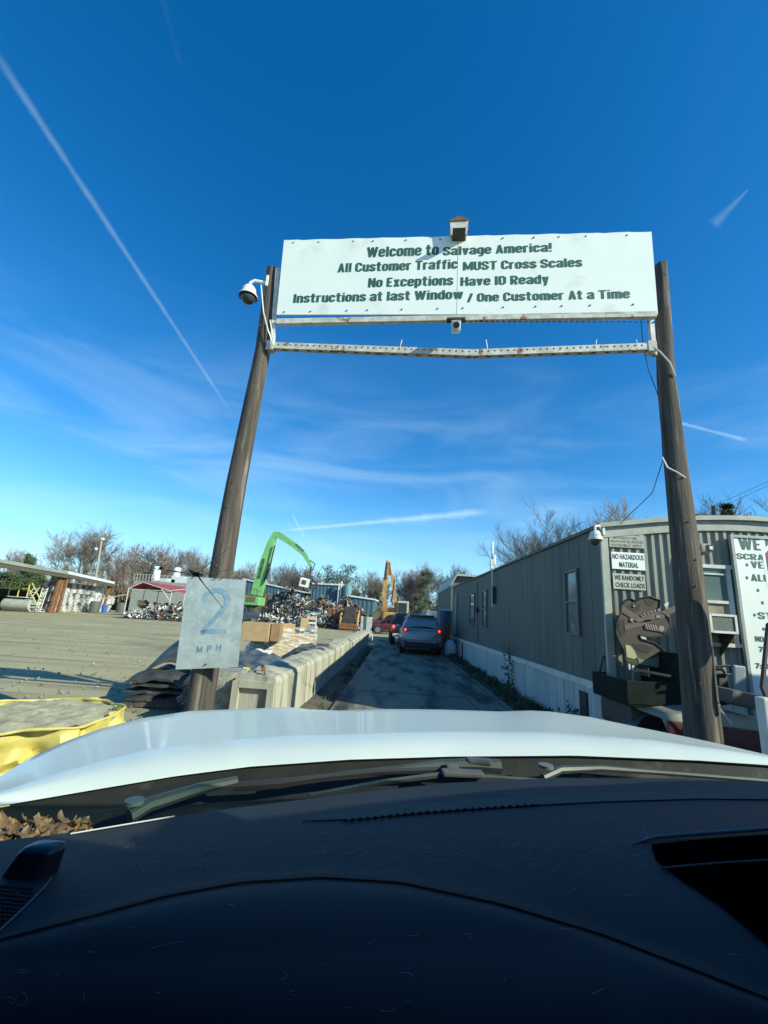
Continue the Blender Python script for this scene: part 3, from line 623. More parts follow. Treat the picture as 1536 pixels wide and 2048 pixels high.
# ------------------------------------------------------------------ yellow tub
p1 = G(243, 1425, .75)
rr_ = .585; cx, cy = -2.87, 3.76
yt = thing('yellow_tub', 'dented yellow steel tub filled with rough concrete in the left foreground', 'tub', (cx, cy, 0))
def rimr(a): return rr_ * (1 + .03 * math.sin(3 * a + 1) + .025 * math.sin(7 * a) + .014 * math.sin(15 * a + 2) + .03 * noise.noise(Vector((math.cos(a) * 3, math.sin(a) * 3, 1))))
def rimz(a): return .62 + .018 * math.sin(2 * a + .6) + .012 * math.sin(5 * a) + .03 * noise.noise(Vector((math.cos(a) * 2, math.sin(a) * 2, 5)))
n = 96; rows = []
for i in range(22):
    z = i / 21; row = []
    for j in range(n + 1):
        a = 2 * math.pi * (j % n) / n; r = rimr(a) * (1 - .03 * (1 - z))
        if z > .45: r += .15 * noise.noise(Vector((math.cos(a) * 3.2, math.sin(a) * 3.2, z * 7))) * (1 - z) * 3 - .07 * max(0, math.sin(8 * a + 4 * math.sin(a * 2))) ** .5 + .03 * math.sin(3 * a + 1) * (z - .3) * math.sin((z - .45) / .55 * math.pi)
        if abs(z - .45) < .03: r += .012
        row.append(Vector((math.cos(a) * r, math.sin(a) * r, z * rimz(a))))
    rows.append(row)
MB().grid(rows).build('shell', yellow, yt, smooth=True)
m = MB(); m.tube([Vector((math.cos(a) * rimr(a), math.sin(a) * rimr(a), rimz(a) + .003)) for a in [2 * math.pi * j / n for j in range(n + 1)]], [.009 + .005 * abs(noise.noise(Vector((j * .35, 1, 2)))) * 2 for j in range(n)] + [.01], 8, False); m.build('rim', yellow, yt, smooth=True)
m = MB(); rows = []
for i in range(24):
    q_ = i / 23; rows.append([Vector((math.cos(2 * math.pi * j / 64) * rimr(2 * math.pi * j / 64) * q_ * .97, math.sin(2 * math.pi * j / 64) * rimr(2 * math.pi * j / 64) * q_ * .985, .622 - .02 * q_ ** 6 + .022 * fbm((math.cos(2 * math.pi * j / 64) * q_, math.sin(2 * math.pi * j / 64) * q_, 2), 5))) for j in range(65)])
m.grid(rows).build('concrete_fill', M('fill_concrete', (.46, .41, .27), (.32, .29, .19), 7, .95, bump=1.0, bscale=26), yt, smooth=True)
m = MB(); m.bbox((.05, .575, .63), (.07, .03, .025), .008, (0, 0, .2)); m.build('clasp', yellow, yt)
# ------------------------------------------------------------------ mobile office
SX = 2.95; FY = 6.3; BY = 23.0; ZB = .80; ZR0 = 3.06; ZR1 = 3.30; FW = 4.3
of = thing('mobile_office', 'long grey green mobile office with pale skirting beside the lane', 'office trailer', (SX, FY, 0))
def corr(mb, p0, d, n_, z0, z1, length, pitch, depth, kind, ztop=None, slope0=None):
    """profiled sheet: ribs or grooves along d"""
    s = 0; pts = []
    while s < length:
        if kind == 'rib': pts += [(s, 0), (s + pitch * .45, 0), (s + pitch * .55, depth), (s + pitch * .9, depth)]
        else: pts += [(s, 0), (s + pitch - .02, 0), (s + pitch - .014, -depth), (s + pitch - .006, -depth)]
        s += pitch
    pts = [q for q in pts if q[0] <= length] + [(length, 0)]
    lo_ = [p0 + d * a + n_ * b + up * z0 for a, b in pts]; hi_ = [p0 + d * a + n_ * b + up * (ztop(a) if ztop else z1) for a, b in pts]
    mb.grid([lo_, hi_])
Xa, Ya = Vector((1, 0, 0)), Vector((0, 1, 0))
zt = lambda a: ZR0 + (ZR1 - ZR0) * a / (BY - FY)
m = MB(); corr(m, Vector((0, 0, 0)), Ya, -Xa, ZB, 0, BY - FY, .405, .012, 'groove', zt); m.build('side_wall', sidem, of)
zf = lambda a: ZR0 - .16 + .20 * math.sin(math.pi * a / FW) 
m = MB(); corr(m, Vector((.07, 0, 0)), Xa, -Ya, ZB, 0, FW - .07, .115, .028, 'rib', zf); m.build('front_wall', frontm, of)
m = MB(); m.box((.03, -.018, (ZB + ZR0 - .1) / 2 + .0), (.10, .05, ZR0 - ZB - .1)); m.build('corner_trim', M('corner_trim', (.40, .42, .36), None, 4, .6), of)
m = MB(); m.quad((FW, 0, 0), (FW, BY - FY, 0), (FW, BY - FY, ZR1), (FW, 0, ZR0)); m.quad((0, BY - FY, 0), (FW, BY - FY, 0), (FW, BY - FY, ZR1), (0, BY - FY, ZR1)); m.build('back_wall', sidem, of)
# roof: shallow arch
m = MB(); rows = []
for k in range(13):
    a = -.06 + (FW + .12) * k / 12; z = .22 * math.sin(math.pi * max(0, min(1, a / FW)))
    rows.append([Vector((a, -.10, ZR0 + z)), Vector((a, BY - FY + .06, ZR1 + z))])
m.grid(rows); m.build('roof', M('roof_metal', (.33, .33, .31), (.22, .22, .2), 2, .5), of, smooth=True)
m = MB()
for k in range(12):
    a0, a1 = -.06 + (FW + .12) * k / 12, -.06 + (FW + .12) * (k + 1) / 12; f_ = lambda a: ZR0 + .22 * math.sin(math.pi * max(0, min(1, a / FW)))
    for y0, dz0, dz1 in ((-.11, -.05, .015), (-.055, -.20, -.05)):
        vs = [(a0, y0, f_(a0) + dz0), (a1, y0, f_(a1) + dz0), (a1, y0, f_(a1) + dz1), (a0, y0, f_(a0) + dz1), (a0, y0 + .05, f_(a0) + dz0), (a1, y0 + .05, f_(a1) + dz0), (a1, y0 + .05, f_(a1) + dz1), (a0, y0 + .05, f_(a0) + dz1)]
        m.add(vs, [(0, 1, 2, 3), (4, 7, 6, 5), (0, 4, 5, 1), (3, 2, 6, 7)])
m.build('roof_fascia', M('fascia', (.36, .37, .33), (.27, .28, .24), 5, .6), of)
m = MB(); m.grid([[Vector((-.05, -.1, ZR0 - .035)), Vector((-.05, BY - FY, ZR1 - .035))], [Vector((-.05, -.1, ZR0 + .012)), Vector((-.05, BY - FY, ZR1 + .012))]]); m.grid([[Vector((-.05, -.1, ZR0 - .035)), Vector((-.05, BY - FY, ZR1 - .035))], [Vector((0, -.1, ZR0 - .035)), Vector((0, BY - FY, ZR1 - .035))]]); m.build('eave_trim', M('eave', (.12, .13, .12), None, 5, .6), of)
# skirt
for nm, args in (('skirt', (Vector((-.012, 0, 0)), Ya, -Xa, 0.0, ZB - .02, BY - FY, .2, .012, 'groove')),):
    m = MB(); corr(m, *args); m.build(nm, skirtm, of)
m = MB(); corr(m, Vector((0, -.012, 0)), Xa, -Ya, 0.0, ZB - .02, FW, .2, .012, 'groove'); m.build('skirt', skirtm, of)
m = MB(); m.box((-.035, (BY - FY) / 2, ZB - .02), (.05, BY - FY + .02, .10), None); m.box((FW / 2, -.035, ZB - .02), (FW, .05, .10)); m.build('skirt_trim', trimw, of)
a_ = PX(1174, 1395, SX - .03); b_ = PX(1160, 1395, SX - .03); MB().box((-.032, (a_.y + b_.y) / 2 - FY, .33), (.02, abs(a_.y - b_.y), .62)).build('skirt_gap', black, of); MB().box((-.03, 12.9, .35), (.02, .18, .66)).build('skirt_gap', black, of); MB().box((-.03, 15.2, .35), (.02, .5, .66)).build('skirt_gap', black, of)
def side_window(x0, x1, y0, y1, lab=None):
    a = PX(x0, y0, SX); b = PX(x1, y1, SX); ya, yb = sorted((a.y - FY, b.y - FY)); c_ = PX(x1, y0, SX); z1 = c_.z; z0 = b.z
    w_, h_ = yb - ya, z1 - z0; cyy = (ya + yb) / 2; cz = (z0 + z1) / 2
    m = MB()
    for s_ in (-1, 1): m.box((-.02, cyy + s_ * (w_ / 2 - .02), cz), (.05, .04, h_)); m.box((-.02, cyy, cz + s_ * (h_ / 2 - .02)), (.05, w_ - .08, .04))
    m.box((-.022, cyy, cz), (.045, w_ - .08, .035)); f = m.build('window', M('window_frame_dark', (.10, .11, .10), None, 5, .5), of)
    m = MB(); m.box((-.008, cyy, cz), (.012, w_ - .07, h_ - .07)); m.build('pane', M('office_glass', (.10, .13, .13), (.16, .2, .2), 3, .05, stretch=(1, 6, .4)), f)
side_window(1132, 1164, 1135, 1272)
side_window(966, 975, 1180, 1255); side_window(941, 950, 1186, 1252)
m = MB(); m.box((-.03, 15.2, 1.9), (.05, .8, 1.9)); m.build('door', M('office_door', (.14, .15, .14), (.2, .21, .2), 3, .6), of)
m = MB(); m.tube([Vector((-.02, 9.5, 2.0)), Vector((-.10, 9.5, 2.0))], .09, 14); m.build('vent_cap', dark, of)
m = MB(); m.tube([Vector((-.03, 9.6, 3.0)), Vector((-.03, 9.55, 2.5)), Vector((-.03, 9.5, 2.05)), Vector((-.03, 9.45, .9))], .012, 5); m.build('conduit', dark, of)
# front window and its parts (at plane FY)
def FP(px, py, off=.06): p = PY(px, py, FY - off); return p.x - SX, p.z
x0, zt_ = FP(1392, 1131); x1, _ = FP(1452, 1131); x2, zb_ = FP(1478, 1292); x0 -= .25; xr = (x1 + x2) / 2; 
m = MB(); cxx = (x0 + xr) / 2; ww = xr - x0; zz = (zt_ + zb_) / 2; hh = zt_ - zb_
for s_ in (-1, 1): m.box((cxx + s_ * ww / 2, -.045, zz), (.05, .05, hh)); m.box((cxx, -.045, zz + s_ * hh / 2), (ww + .11, .055, .05))
m.box((cxx, -.045, zz + .04), (ww - .05, .045, .04)); m.box((cxx, -.043, zz + hh * .40), (ww - .05, .03, .02)); fw = m.build('window', trimw, of)
m = MB(); m.box((cxx, -.032, zz + hh * .26), (ww - .05, .01, hh * .46)); m.build('pane', M('office_glass_front', (.12, .17, .16), (.16, .21, .2), 2, .08), fw)
m = MB(); m.box((cxx, -.0325, zz - hh * .24), (ww - .05, .01, hh * .5)); m.build('lower_pane', M('board_behind', (.20, .17, .13), (.3, .26, .2), 3, .7), fw)
m = MB(); m.box((cxx, -.042, zb_ + .17), (ww - .06, .01, .3)); m.build('plywood', wood2, fw)
# air conditioner in that window: a thing of its own
ax0, az1 = FP(1415, 1227, .35); ax1, az0 = FP(1474, 1268, .35)
t = thing('air_conditioner', 'boxy window air conditioner with white frame in the office front window', 'air conditioner', (SX + (ax0 + ax1) / 2, FY, (az0 + az1) / 2))
aw, ah = ax1 - ax0, az1 - az0
m = MB(); m.bbox((0, -.19, 0), (aw, .34, ah), .012); m.build('casing', trimw, t)
m = MB(); m.box((0, -.363, 0), (aw - .05, .012, ah - .06))
m.build('grille', M('ac_grille', (.10, .11, .10), (.16, .17, .15), 30, .7), t)
m = MB(); 
for s_ in (-1, 1): m.box((s_ * (aw / 2 - .012), -.372, 0), (.03, .02, ah)); m.box((0, -.372, s_ * (ah / 2 - .012)), (aw - .06, .02, .03))
m.build('front_frame', white, t)
m = MB(); m.prism([(-.0, 0), (.3, 0), (0, -.3)], (-aw / 2, -.03, -ah / 2), -Ya, up, Xa, .02); m.build('support', wood, t); m = MB(); m.prism([(-.0, 0), (.3, 0), (0, -.3)], (aw / 2 - .02, -.03, -ah / 2), -Ya, up, Xa, .02); m.build('support', wood, t)
# flood light on front
fx, fz = FP(1408, 1097, .15)
t = thing('wall_lamp', 'grey wall lamp with a small square lens right of the brown pole above the window', 'lamp', (SX + fx, FY, fz))
m = MB(); m.bbox((0, -.13, 0), (.15, .16, .13), .03); m.prism([(-.08, -.07), (.05, -.07), (-.11, -.2)], (-.02, -.05, 0), Xa, up, -Ya, .06); m.build('housing', M('lamp_tan', (.34, .32, .25), None, 6, .6), t, smooth=True)
m = MB(); m.box((.045, -.217, .005), (.085, .012, .085)); m.build('bezel', black, t); m = MB(); m.box((.045, -.225, .0), (.045, .008, .045)); m.build('lens', white, t)
dx_, dz_ = FP(1168, 1072, .05)
dome(Vector((SX + .02 - .18, FY - .18, PY(1168, 1075, FY - .18).z)), [Vector((.0, 0, .17)), Vector((.08, .06, .2)), Vector((.17, .15, .16))], 'white dome camera at the upper corner of the office', .82)
# small signs on front wall
def small_sign(name, label, corners, lines, col, lc, fade=1):
    (xa, ya), (xb, yb) = corners; p = [FP(xa, ya), FP(xb, yb)]; u0, z1 = p[0]; u1, z0 = p[1]
    t = thing(name, label, 'sign', (SX + u0, FY - .045, z0)); w_, h_ = u1 - u0, z1 - z0
    m = MB(); m.bbox((w_ / 2, 0, h_ / 2), (w_, .008, h_), .002); m.build('plate', col, t)
    m = MB(); k = len(lines); lh = h_ / (k + .15)
    for i, (s_, f0, f1) in enumerate(lines): text_mb(s_, w_ * f0, w_ * f1, h_ - lh * (i + .88), lh * .66, (0, 0, 0), Xa, up, -Ya, .0062, .02).build('lettering', lc, t)
sgrey = M('faded_sign', (.42, .43, .37), (.34, .35, .3), 4, .7); 
small_sign('notice_sign', 'faded grey notice with worn black text, highest of three on the office corner', ((1218, 1062), (1290, 1097)), [('IF UNACCEPTABLE', .2, .88), ('MATERIALS ARE', .12, .8), ('BROUGHT IN SPECIAL', .04, .98), ('RATES MAY APPLY', .07, .95)], sgrey, M('worn_lettering', (.12, .12, .11), (.3, .3, .27), 25, .8))
small_sign('notice_sign', 'white sign reading NO HAZARDOUS MATERIAL on the ribbed office front', ((1223, 1103), (1292, 1141)), [('NO HAZARDOUS', .03, .97), ('MATERIAL', .22, .8)], signw, black)
small_sign('notice_sign', 'grey sign reading WE RANDOMLY CHECK LOADS below the white hazard sign', ((1226, 1146), (1293, 1181)), [('WE RANDOMLY', .05, .97), ('CHECK LOADS', .07, .97)], M('grey_sign', (.50, .51, .45), (.42, .43, .38), 4, .7), black)
# big price board
u0, z1 = FP(1458, 1072, .1); z0 = FP(1508, 1440, .1)[1]; u1 = FW - .05
u0 = (FP(1460, 1072, .1)[0] + FP(1512, 1440, .1)[0]) / 2
t = thing('price_board', 'large white framed board with green scrap buying list on the office front', 'sign', (SX + u0, FY - .09, z0)); w_, h_ = 2.4, z1 - z0
m = MB(); m.box((w_ / 2, 0, h_ / 2), (w_, .03, h_)); m.build('board', signw, t)
m = MB()
for s_ in (0, 1): m.box((s_ * w_, -.005, h_ / 2), (.04, .05, h_ + .04)); m.box((w_ / 2, -.005, s_ * h_), (w_ - .045, .05, .04))
m.build('frame', M('grey_frame', (.35, .37, .36), None, 5, .5), t)
m = MB()
def bl(s_, px, pyb, cap, wpx, b=.05):
    ua, v = FP(px, pyb, .11); ub = FP(px + wpx, pyb, .11)[0]; c2 = FP(px, pyb - cap, .11)[1]; (text_mb(s_, ua - u0, ub - u0, v - z0, c2 - v, (0, 0, 0), Xa, up, -Ya, .018, b) if s_[0] in '•7' else block_text(s_, ua - u0, ub - u0, v - z0, c2 - v, (0, 0, 0), Xa, up, -Ya, .0165)).build('bullet' if s_ == '•' else 'lettering', green, t)
bl('WE BUY', 1479, 1099, 24, 110, .07); bl('SCRAP', 1474, 1118, 12, 68, .05); bl('•', 1493, 1136, 14, 5); bl('VEHICLES', 1503, 1136, 14, 100); bl('•', 1493, 1162, 14, 5); bl('ALUMINUM', 1503, 1162, 14, 110)
bl('•', 1515, 1187, 14, 5); bl('•', 1524, 1212, 14, 5); bl('•', 1508, 1236, 13, 5); bl('STEEL', 1517, 1238, 14, 70); bl('•', 1526, 1264, 13, 5); bl('NO', 1511, 1283, 11, 18); bl('7:30', 1519, 1303, 10, 30); bl('7:30', 1512, 1336, 10, 30)
# stop sign at the right edge
t = thing('stop_sign', 'red octagonal stop sign cut by the right edge of the photo', 'sign', PY(1618, 1143, 3.9))
m = MB(); oc = [(math.cos(R_(22.5 + 45 * k)) * .41, math.sin(R_(22.5 + 45 * k)) * .41) for k in range(8)]
m.prism(oc, (0, 0, 0), Xa, up, Ya, .004); m.build('plate', signw, t)
m = MB(); m.prism([(x * .92, y * .92) for x, y in oc], (0, -.004, 0), Xa, up, Ya, .003); m.build('red_face', M('stop_red', (.50, .03, .025), None, 5, .5), t)
m = MB(); text_mb('STOP', -.27, .27, -.12, .24, (0, -.004, 0), Xa, up, -Ya, .003, .03, m); m.build('lettering', signw, t)
m = MB(); m.box((0, .03, -.9), (.05, .03, 2.2)); m.build('post', galv, t)
pp_ = PY(1534, 1450, 3.6); m = MB(); m.bbox((0, 0, 0), (.09, .09, 1.5), .01); ob = m.build('white_post', trimw); ob.location = (pp_.x + .01, 3.6, PY(1531, 1395, 3.6).z - .75); tag(ob, 'pale square post at the right edge near the hood', 'post')
pr_ = [PY(1543, 1245, 4.2), PY(1536, 1250, 4.2), PY(1531, 1300, 4.2), PY(1524, 1375, 4.2), PY(1533, 1395, 4.2)]
wire('bent_rail', pr_, .02, 'dark bent metal tube standing before the price board', dark, 'rail')

# dinosaur cut-out (plain generic)
t0 = PY(1265, 1345, FY - .25); t = thing('plywood_cutout', 'painted plywood dinosaur cutout with machine parts leaning on the ribbed office wall', 'cutout', t0)
def dz(pts): return [((lambda p: (p.x - t0.x, p.z - t0.z))(PY(1190 + x / 5.687, 1040 + y / 5.687, FY - .25))) for x, y in pts]
body = [(300, 970), (345, 915), (400, 895), (440, 915), (470, 920), (520, 890), (620, 872), (680, 895), (740, 910), (735, 985), (700, 1030), (780, 1060), (840, 1110), (850, 1200), (820, 1290), (760, 1320), (650, 1335), (560, 1320), (505, 1310), (520, 1350), (580, 1370), (680, 1400), (760, 1460), (830, 1540), (865, 1630), (850, 1700), (750, 1690), (600, 1665), (460, 1650), (375, 1620), (345, 1590), (340, 1500), (270, 1370), (240, 1280), (250, 1170), (290, 1050)]
m = MB(); m.prism(dz(body), (0, 0, 0), Xa, up, Ya, .02); m.build('body_panel', brown, t)
def lay(nm, polys, mt, off):
    m = MB()
    for pl in polys: m.prism(dz(pl), (0, -off, 0), Xa, up, Ya, off - .0005 if off < .02 else .012)
    m.build(nm, mt, t)
oq = dz(body); m = MB(); m.tube([Vector((a, -.004, b)) for a, b in oq + oq[:1]], .013, 5, False); m.build('outline', black, t)
lay('dark_mottle', [[(350, 1000), (420, 940), (520, 960), (500, 1030), (430, 1060)], [(270, 1150), (330, 1120), (350, 1300), (300, 1330), (262, 1250)], [(420, 1400), (560, 1420), (660, 1450), (600, 1520), (480, 1480)], [(560, 905), (640, 890), (700, 930), (640, 980), (580, 960)]], M('dark_brown_paint', (.035, .028, .02), None, 3, .7), .0035)
lay('belly_patch', [[(345, 1420), (400, 1430), (440, 1480), (480, 1560), (440, 1580), (360, 1560)]], M('cream_paint', (.48, .43, .24), None, 4, .7), .006)
lay('pale_flank', [[(480, 1560), (560, 1600), (700, 1560), (800, 1540), (850, 1640), (840, 1690), (740, 1680), (500, 1640)]], M('grey_green_paint', (.15, .165, .12), (.2, .21, .15), 4, .7), .005)
lay('machine_part', [[(312, 975), (560, 1140), (640, 1130), (640, 1150), (500, 1170), (300, 1050)], [(330, 1200), (620, 1135), (650, 1150), (550, 1200), (340, 1255)], [(510, 1080), (600, 1040), (700, 1020), (760, 1040), (930, 962), (938, 1030), (790, 1100), (740, 1120), (560, 1150)]], M('pinkish_paint', (.16, .115, .10), (.11, .08, .07), 5, .7), .009)
lay('machine_dark_part', [[(690, 1070), (740, 1070), (735, 1120), (690, 1118)], [(560, 1180), (700, 1160), (800, 1120), (845, 1200), (800, 1290), (720, 1270), (560, 1240)]], M('dark_plum_paint', (.07, .045, .05), None, 5, .7), .0125)  # dark plum layer of the cutout's own paint
lay('pale_mark', [[(690, 1080), (730, 1085), (730, 1115), (690, 1112)], [(400, 1115), (430, 1130), (420, 1160), (390, 1140)], [(425, 965), (450, 970), (447, 990), (428, 988)]] + [[(560 + 28 * k, 1180 + 4 * k), (575 + 28 * k, 1180 + 4 * k), (600 + 28 * k, 1245 + 4 * k), (590 + 28 * k, 1248 + 4 * k)] for k in range(5)] + [[(540 + 40 * k, 1065 - 12 * k), (560 + 40 * k, 1060 - 12 * k), (565 + 40 * k, 1085 - 8 * k)] for k in range(5)] + [[(750 + 32 * math.cos(a * .7), 1235 + 34 * math.sin(a * .7)) for a in range(9)]], M('pale_tan_paint', (.36, .29, .25), None, 5, .7), .0155)
lay('claw', [[(375, 1625), (405, 1620), (395, 1680), (405, 1720), (380, 1690)], [(420, 1640), (450, 1640), (440, 1690), (430, 1725), (415, 1690)], [(505, 1310), (540, 1320), (580, 1345), (578, 1370), (525, 1350)], [(780, 960), (820, 930), (835, 950), (800, 1000)]], trimw, .011)
# antenna on side
t1 = PX(985, 1166, SX - .1); t = thing('antenna_mast', 'white antenna on a thin mast clamped to the office side wall', 'antenna', t1)
tp = PX(984, 1085, SX - .1); zz = tp.z - t1.z
m = MB(); m.tube([Vector((0, 0, -.7)), Vector((0, 0, zz * .75))], .03, 6); m.build('mast', galv, t)
m = MB(); m.bbox((0, 0, zz * .86), (.07, .07, zz * .30), .01); m.bbox((.05, 0, zz * .55), (.10, .10, .30), .02); m.bbox((-.04, 0, zz * .45), (.07, .1, .3), .02); m.build('radio_box', white, t)
m = MB(); m.bbox((.05, 0, -.35), (.12, .12, .5), .01); m.build('junction_box', dark, t)

# ------------------------------------------------------------------ vines and weeds
def blades(mb, c, n, h, spread, r, wd=.012):
    for i in range(n):
        a = r.random() * 6.28; d = Vector((math.cos(a), math.sin(a), 0)); b = Vector(c) + Vector((r.uniform(-1, 1), r.uniform(-1, 1), 0)) * spread
        hh_ = h * r.uniform(.4, 1); s_ = d.cross(up) * wd * r.uniform(.6, 1.6); p1 = b + d * hh_ * .25 + up * hh_ * .6; p2 = b + d * hh_ * r.uniform(.4, .9) + up * hh_ * r.uniform(.6, 1)
        mb.add([b - s_, b + s_, p1 + s_ * .8, p1 - s_ * .8, p2], [(0, 1, 2, 3), (3, 2, 4)])
def leaves(mb, c, n, rad, s_, r, sc=(1, 1, 1)):
    c = Vector(c)
    for i in range(n):
        v = Vector((r.gauss(0, 1), r.gauss(0, 1), r.gauss(0, 1))); v = v.normalized() * rad * (r.random() ** .45); v = Vector((v.x * sc[0], v.y * sc[1], v.z * sc[2])); p = c + v
        a = Vector((r.uniform(-1, 1), r.uniform(-1, 1), r.uniform(-1, 1))).normalized(); b = a.orthogonal().normalized(); q = s_ * r.uniform(.5, 1.3)
        mb.add([p - a * q, p + b * q * .5, p + a * q, p - b * q * .5], [(0, 1, 2, 3)])
m = MB(); rw = random.Random(5)
for i in range(230):
    y = 6.6 + 15 * rw.random() ** 1.3; x = rw.uniform(2.35, 2.92); blades(m, (x, y, .02), 9, rw.uniform(.10, .28), .08, rw)
for i in range(60): y = rw.uniform(6, 22); blades(m, (rw.uniform(-1.25, -1.0), y, .03), 6, .14, .06, rw)
tag(m.build('weeds', weedm), 'low weeds and dry grass along the foot of the skirting and barrier', 'weeds', kind='stuff')
def vine(x, y, h, label, n=140):
    m = MB(); m.tube([Vector((0, 0, 0)), Vector((-.04, .05, h * .5)), Vector((-.02, -.05, h))], .01, 4); t = thing('vine', label, 'plant', (x, y, 0)); m.build('stem', bark, t)
    m = MB(); r = random.Random(int(y * 10))
    for k in range(7): leaves(m, (-.05 + r.uniform(-.05, .03), r.uniform(-.16, .16), h * (k + .5) / 7), n // 7, .16, .045, r)
    m.build('foliage', weedm, t)
vine(2.88, PX(1023, 1330, 2.9).y, .98, 'leafy vine climbing the skirting below the plain side wall')
vine(2.86, 7.3, .32, 'short leafy weed at the foot of the skirting close to the gate', 160)
# ------------------------------------------------------------------ vehicles
def loft(secs, mt, parent, name='body', sub=0):
    rows = []
    for (y, hw, z0, zb, zr, hr) in secs:
        half = [(0, z0), (hw * .86, z0), (hw * .98, z0 + (zb - z0) * .22), (hw, z0 + (zb - z0) * .6), (hw * .965, zb), ((hw * .965 + hr) / 2 + .01, (zb + zr) / 2), (hr, zr - .035), (hr * .82, zr), (0, zr + .012)]
        rows.append([Vector((x, y, z)) for x, z in half] + [Vector((-x, y, z)) for x, z in half[-2:0:-1]] + [Vector((0, y, z0))])
    m = MB(); m.grid(rows); k = len(rows[0]) - 1
    m.add(rows[0][:k], [tuple(range(k))]); m.add(rows[-1][:k], [tuple(range(k))])
    return m.build(name, mt, parent, smooth=48)
def wheel(parent, x, y, r=.34, w_=.22):
    s_ = 1 if x > 0 else -1
    o_ = bpy.data.objects
    m = MB(); rows = []
    for (xx, rr) in ((-w_ / 2, r * .62), (-w_ / 2, r * .93), (-w_ / 2 + .03, r), (w_ / 2 - .03, r), (w_ / 2, r * .93), (w_ / 2, r * .62)):
        rows.append([Vector((x + xx, y + math.cos(a * math.pi / 12) * rr, r + math.sin(a * math.pi / 12) * rr)) for a in range(25)])
    m.grid(rows); wh = m.build('wheel', tyre, parent, smooth=30)
    m = MB(); m.tube([Vector((x + s_ * (w_ / 2 - .03), y, r)), Vector((x + s_ * (w_ / 2 - .005), y, r))], r * .62, 20)
    m.build('rim', rim, wh)
def quadpart(nm, pts, mt, parent, th=.012):
    pts = [Vector(p) for p in pts]; n_ = (pts[1] - pts[0]).cross(pts[2] - pts[0]).normalized() * th
    m = MB(); k = len(pts); m.add([p + n_ for p in pts] + [p - n_ for p in pts], [tuple(range(k)), tuple(range(k, 2 * k))[::-1]] + [(i, (i + 1) % k, k + (i + 1) % k, k + i) for i in range(k)])
    return m.build(nm, mt, parent)
# grey SUV ahead (rear towards camera; local +y = forward)
silver = M('silver_blue_paint', (.27, .275, .265), None, 3, .28, .3, coat=.6, lo=0, hi=1)
silver.node_tree.nodes['Principled BSDF'].inputs['Roughness'].default_value = .3
sv = thing('suv_car', 'silver grey SUV with both brake lights lit driving ahead in the lane', 'car', (1.22, 19.6, .05), R_(1.0)); sv.scale = (1, 1, 1.05)
loft([(0.0, .80, .42, .95, .98, .70), (.06, .88, .30, 1.00, 1.06, .74), (.16, .915, .26, 1.03, 1.30, .66), (.42, .925, .24, 1.04, 1.58, .60), (.75, .927, .22, 1.03, 1.625, .60), (1.6, .927, .22, 1.0, 1.63, .62), (2.5, .927, .22, .98, 1.58, .60), (3.3, .92, .22, .97, 1.08, .70), (4.1, .88, .24, .88, .93, .66), (4.45, .72, .34, .72, .78, .56)], silver, sv)
m = MB(); m.grid([[Vector((x, .085 + t_ * .30 - .015 - .03 * (1 - (x / .7) ** 2), 1.075 + t_ * .43)) for x in [(-.70 + .1 * t_) + (1.40 - .2 * t_) * k / 10 for k in range(11)]] for t_ in (0, .33, .66, 1)]); rg = m.build('rear_window', dglass, sv, smooth=True); rg.modifiers.new('s', 'SOLIDIFY').thickness = .01
m = MB(); m.bbox((0, .36, 1.60), (1.12, .22, .035), .012, (R_(-6), 0, 0)); m.build('spoiler', silver, sv, smooth=True)
for s_ in (-1, 1):
    m = MB(); m.bbox((s_ * .74, .02, 1.0), (.26, .10, .12), .03, (0, s_ * -.12, s_ * .25)); tl = m.build('taillight', M('tail_red', (.25, .01, .01), None, 4, .2), sv, smooth=True)
    m = MB(); m.ball((s_ * .74, -.05, .99), .062, 12, 8, (1, .4, .8)); m.build('lit_lamp', lampm, tl, smooth=True)
    m = MB(); m.bbox((s_ * .72, -.015, .52), (.26, .06, .04), .01); m.build('reflector', M('refl', (.35, .05, .04), None, 4, .3), sv)
    m = MB(); m.tube([Vector((s_ * .56, .5, 1.65)), Vector((s_ * .58, .9, 1.675)), Vector((s_ * .6, 2.2, 1.65))], .016, 6); m.build('roof_rail', galv, sv, smooth=True)
    for yy, ya_, yb_ in ((0, .75, 1.55), (1, 1.65, 2.55)):
        quadpart('side_window', [(s_ * .905, ya_, 1.06), (s_ * .905, yb_, 1.04), (s_ * .68, yb_ - .1, 1.52), (s_ * .66, ya_ + .05, 1.55)], dglass, sv)
    m = MB(); m.bbox((s_ * 1.0, 2.75, 1.08), (.18, .10, .14), .03); m.build('mirror', silver, sv, smooth=True)
    for yy in (.85, 3.55): wheel(sv, s_ * .82, yy)
m = MB(); m.bbox((0, .01, .62), (1.62, .12, .16), .04); m.build('rear_bumper', silver, sv, smooth=True)
m = MB(); m.bbox((0, .0, .42), (1.5, .14, .24), .03); m.build('lower_bumper', M('bumper_black', (.03, .03, .03), None, 5, .7), sv, smooth=True)
m = MB(); m.bbox((0, -.05, .53), (1.3, .03, .03), .01); m.build('chrome_strip', galv, sv)
m = MB(); m.box((0, -.022, .83), (.32, .02, .16)); m.build('number_plate', M('plate_grey', (.4, .42, .42), None, 9, .5), sv)
m = MB(); m.ball((0, .0, .97), .045, 12, 6, (1.5, .4, .8)); m.build('badge', galv, sv, smooth=True)
m = MB(); m.box((0, -.012, .985), (1.2, .02, .012)); m.build('tailgate_seam', dark, sv)
m = MB(); m.tube([Vector((-.05, .4, 1.63)), Vector((-.05, .33, 1.72))], .012, 5); m.build('antenna', dark, sv)
m = MB(); m.tube([Vector((.42, -.06, .36)), Vector((.42, .1, .36))], .035, 10); m.build('exhaust', galv, sv)

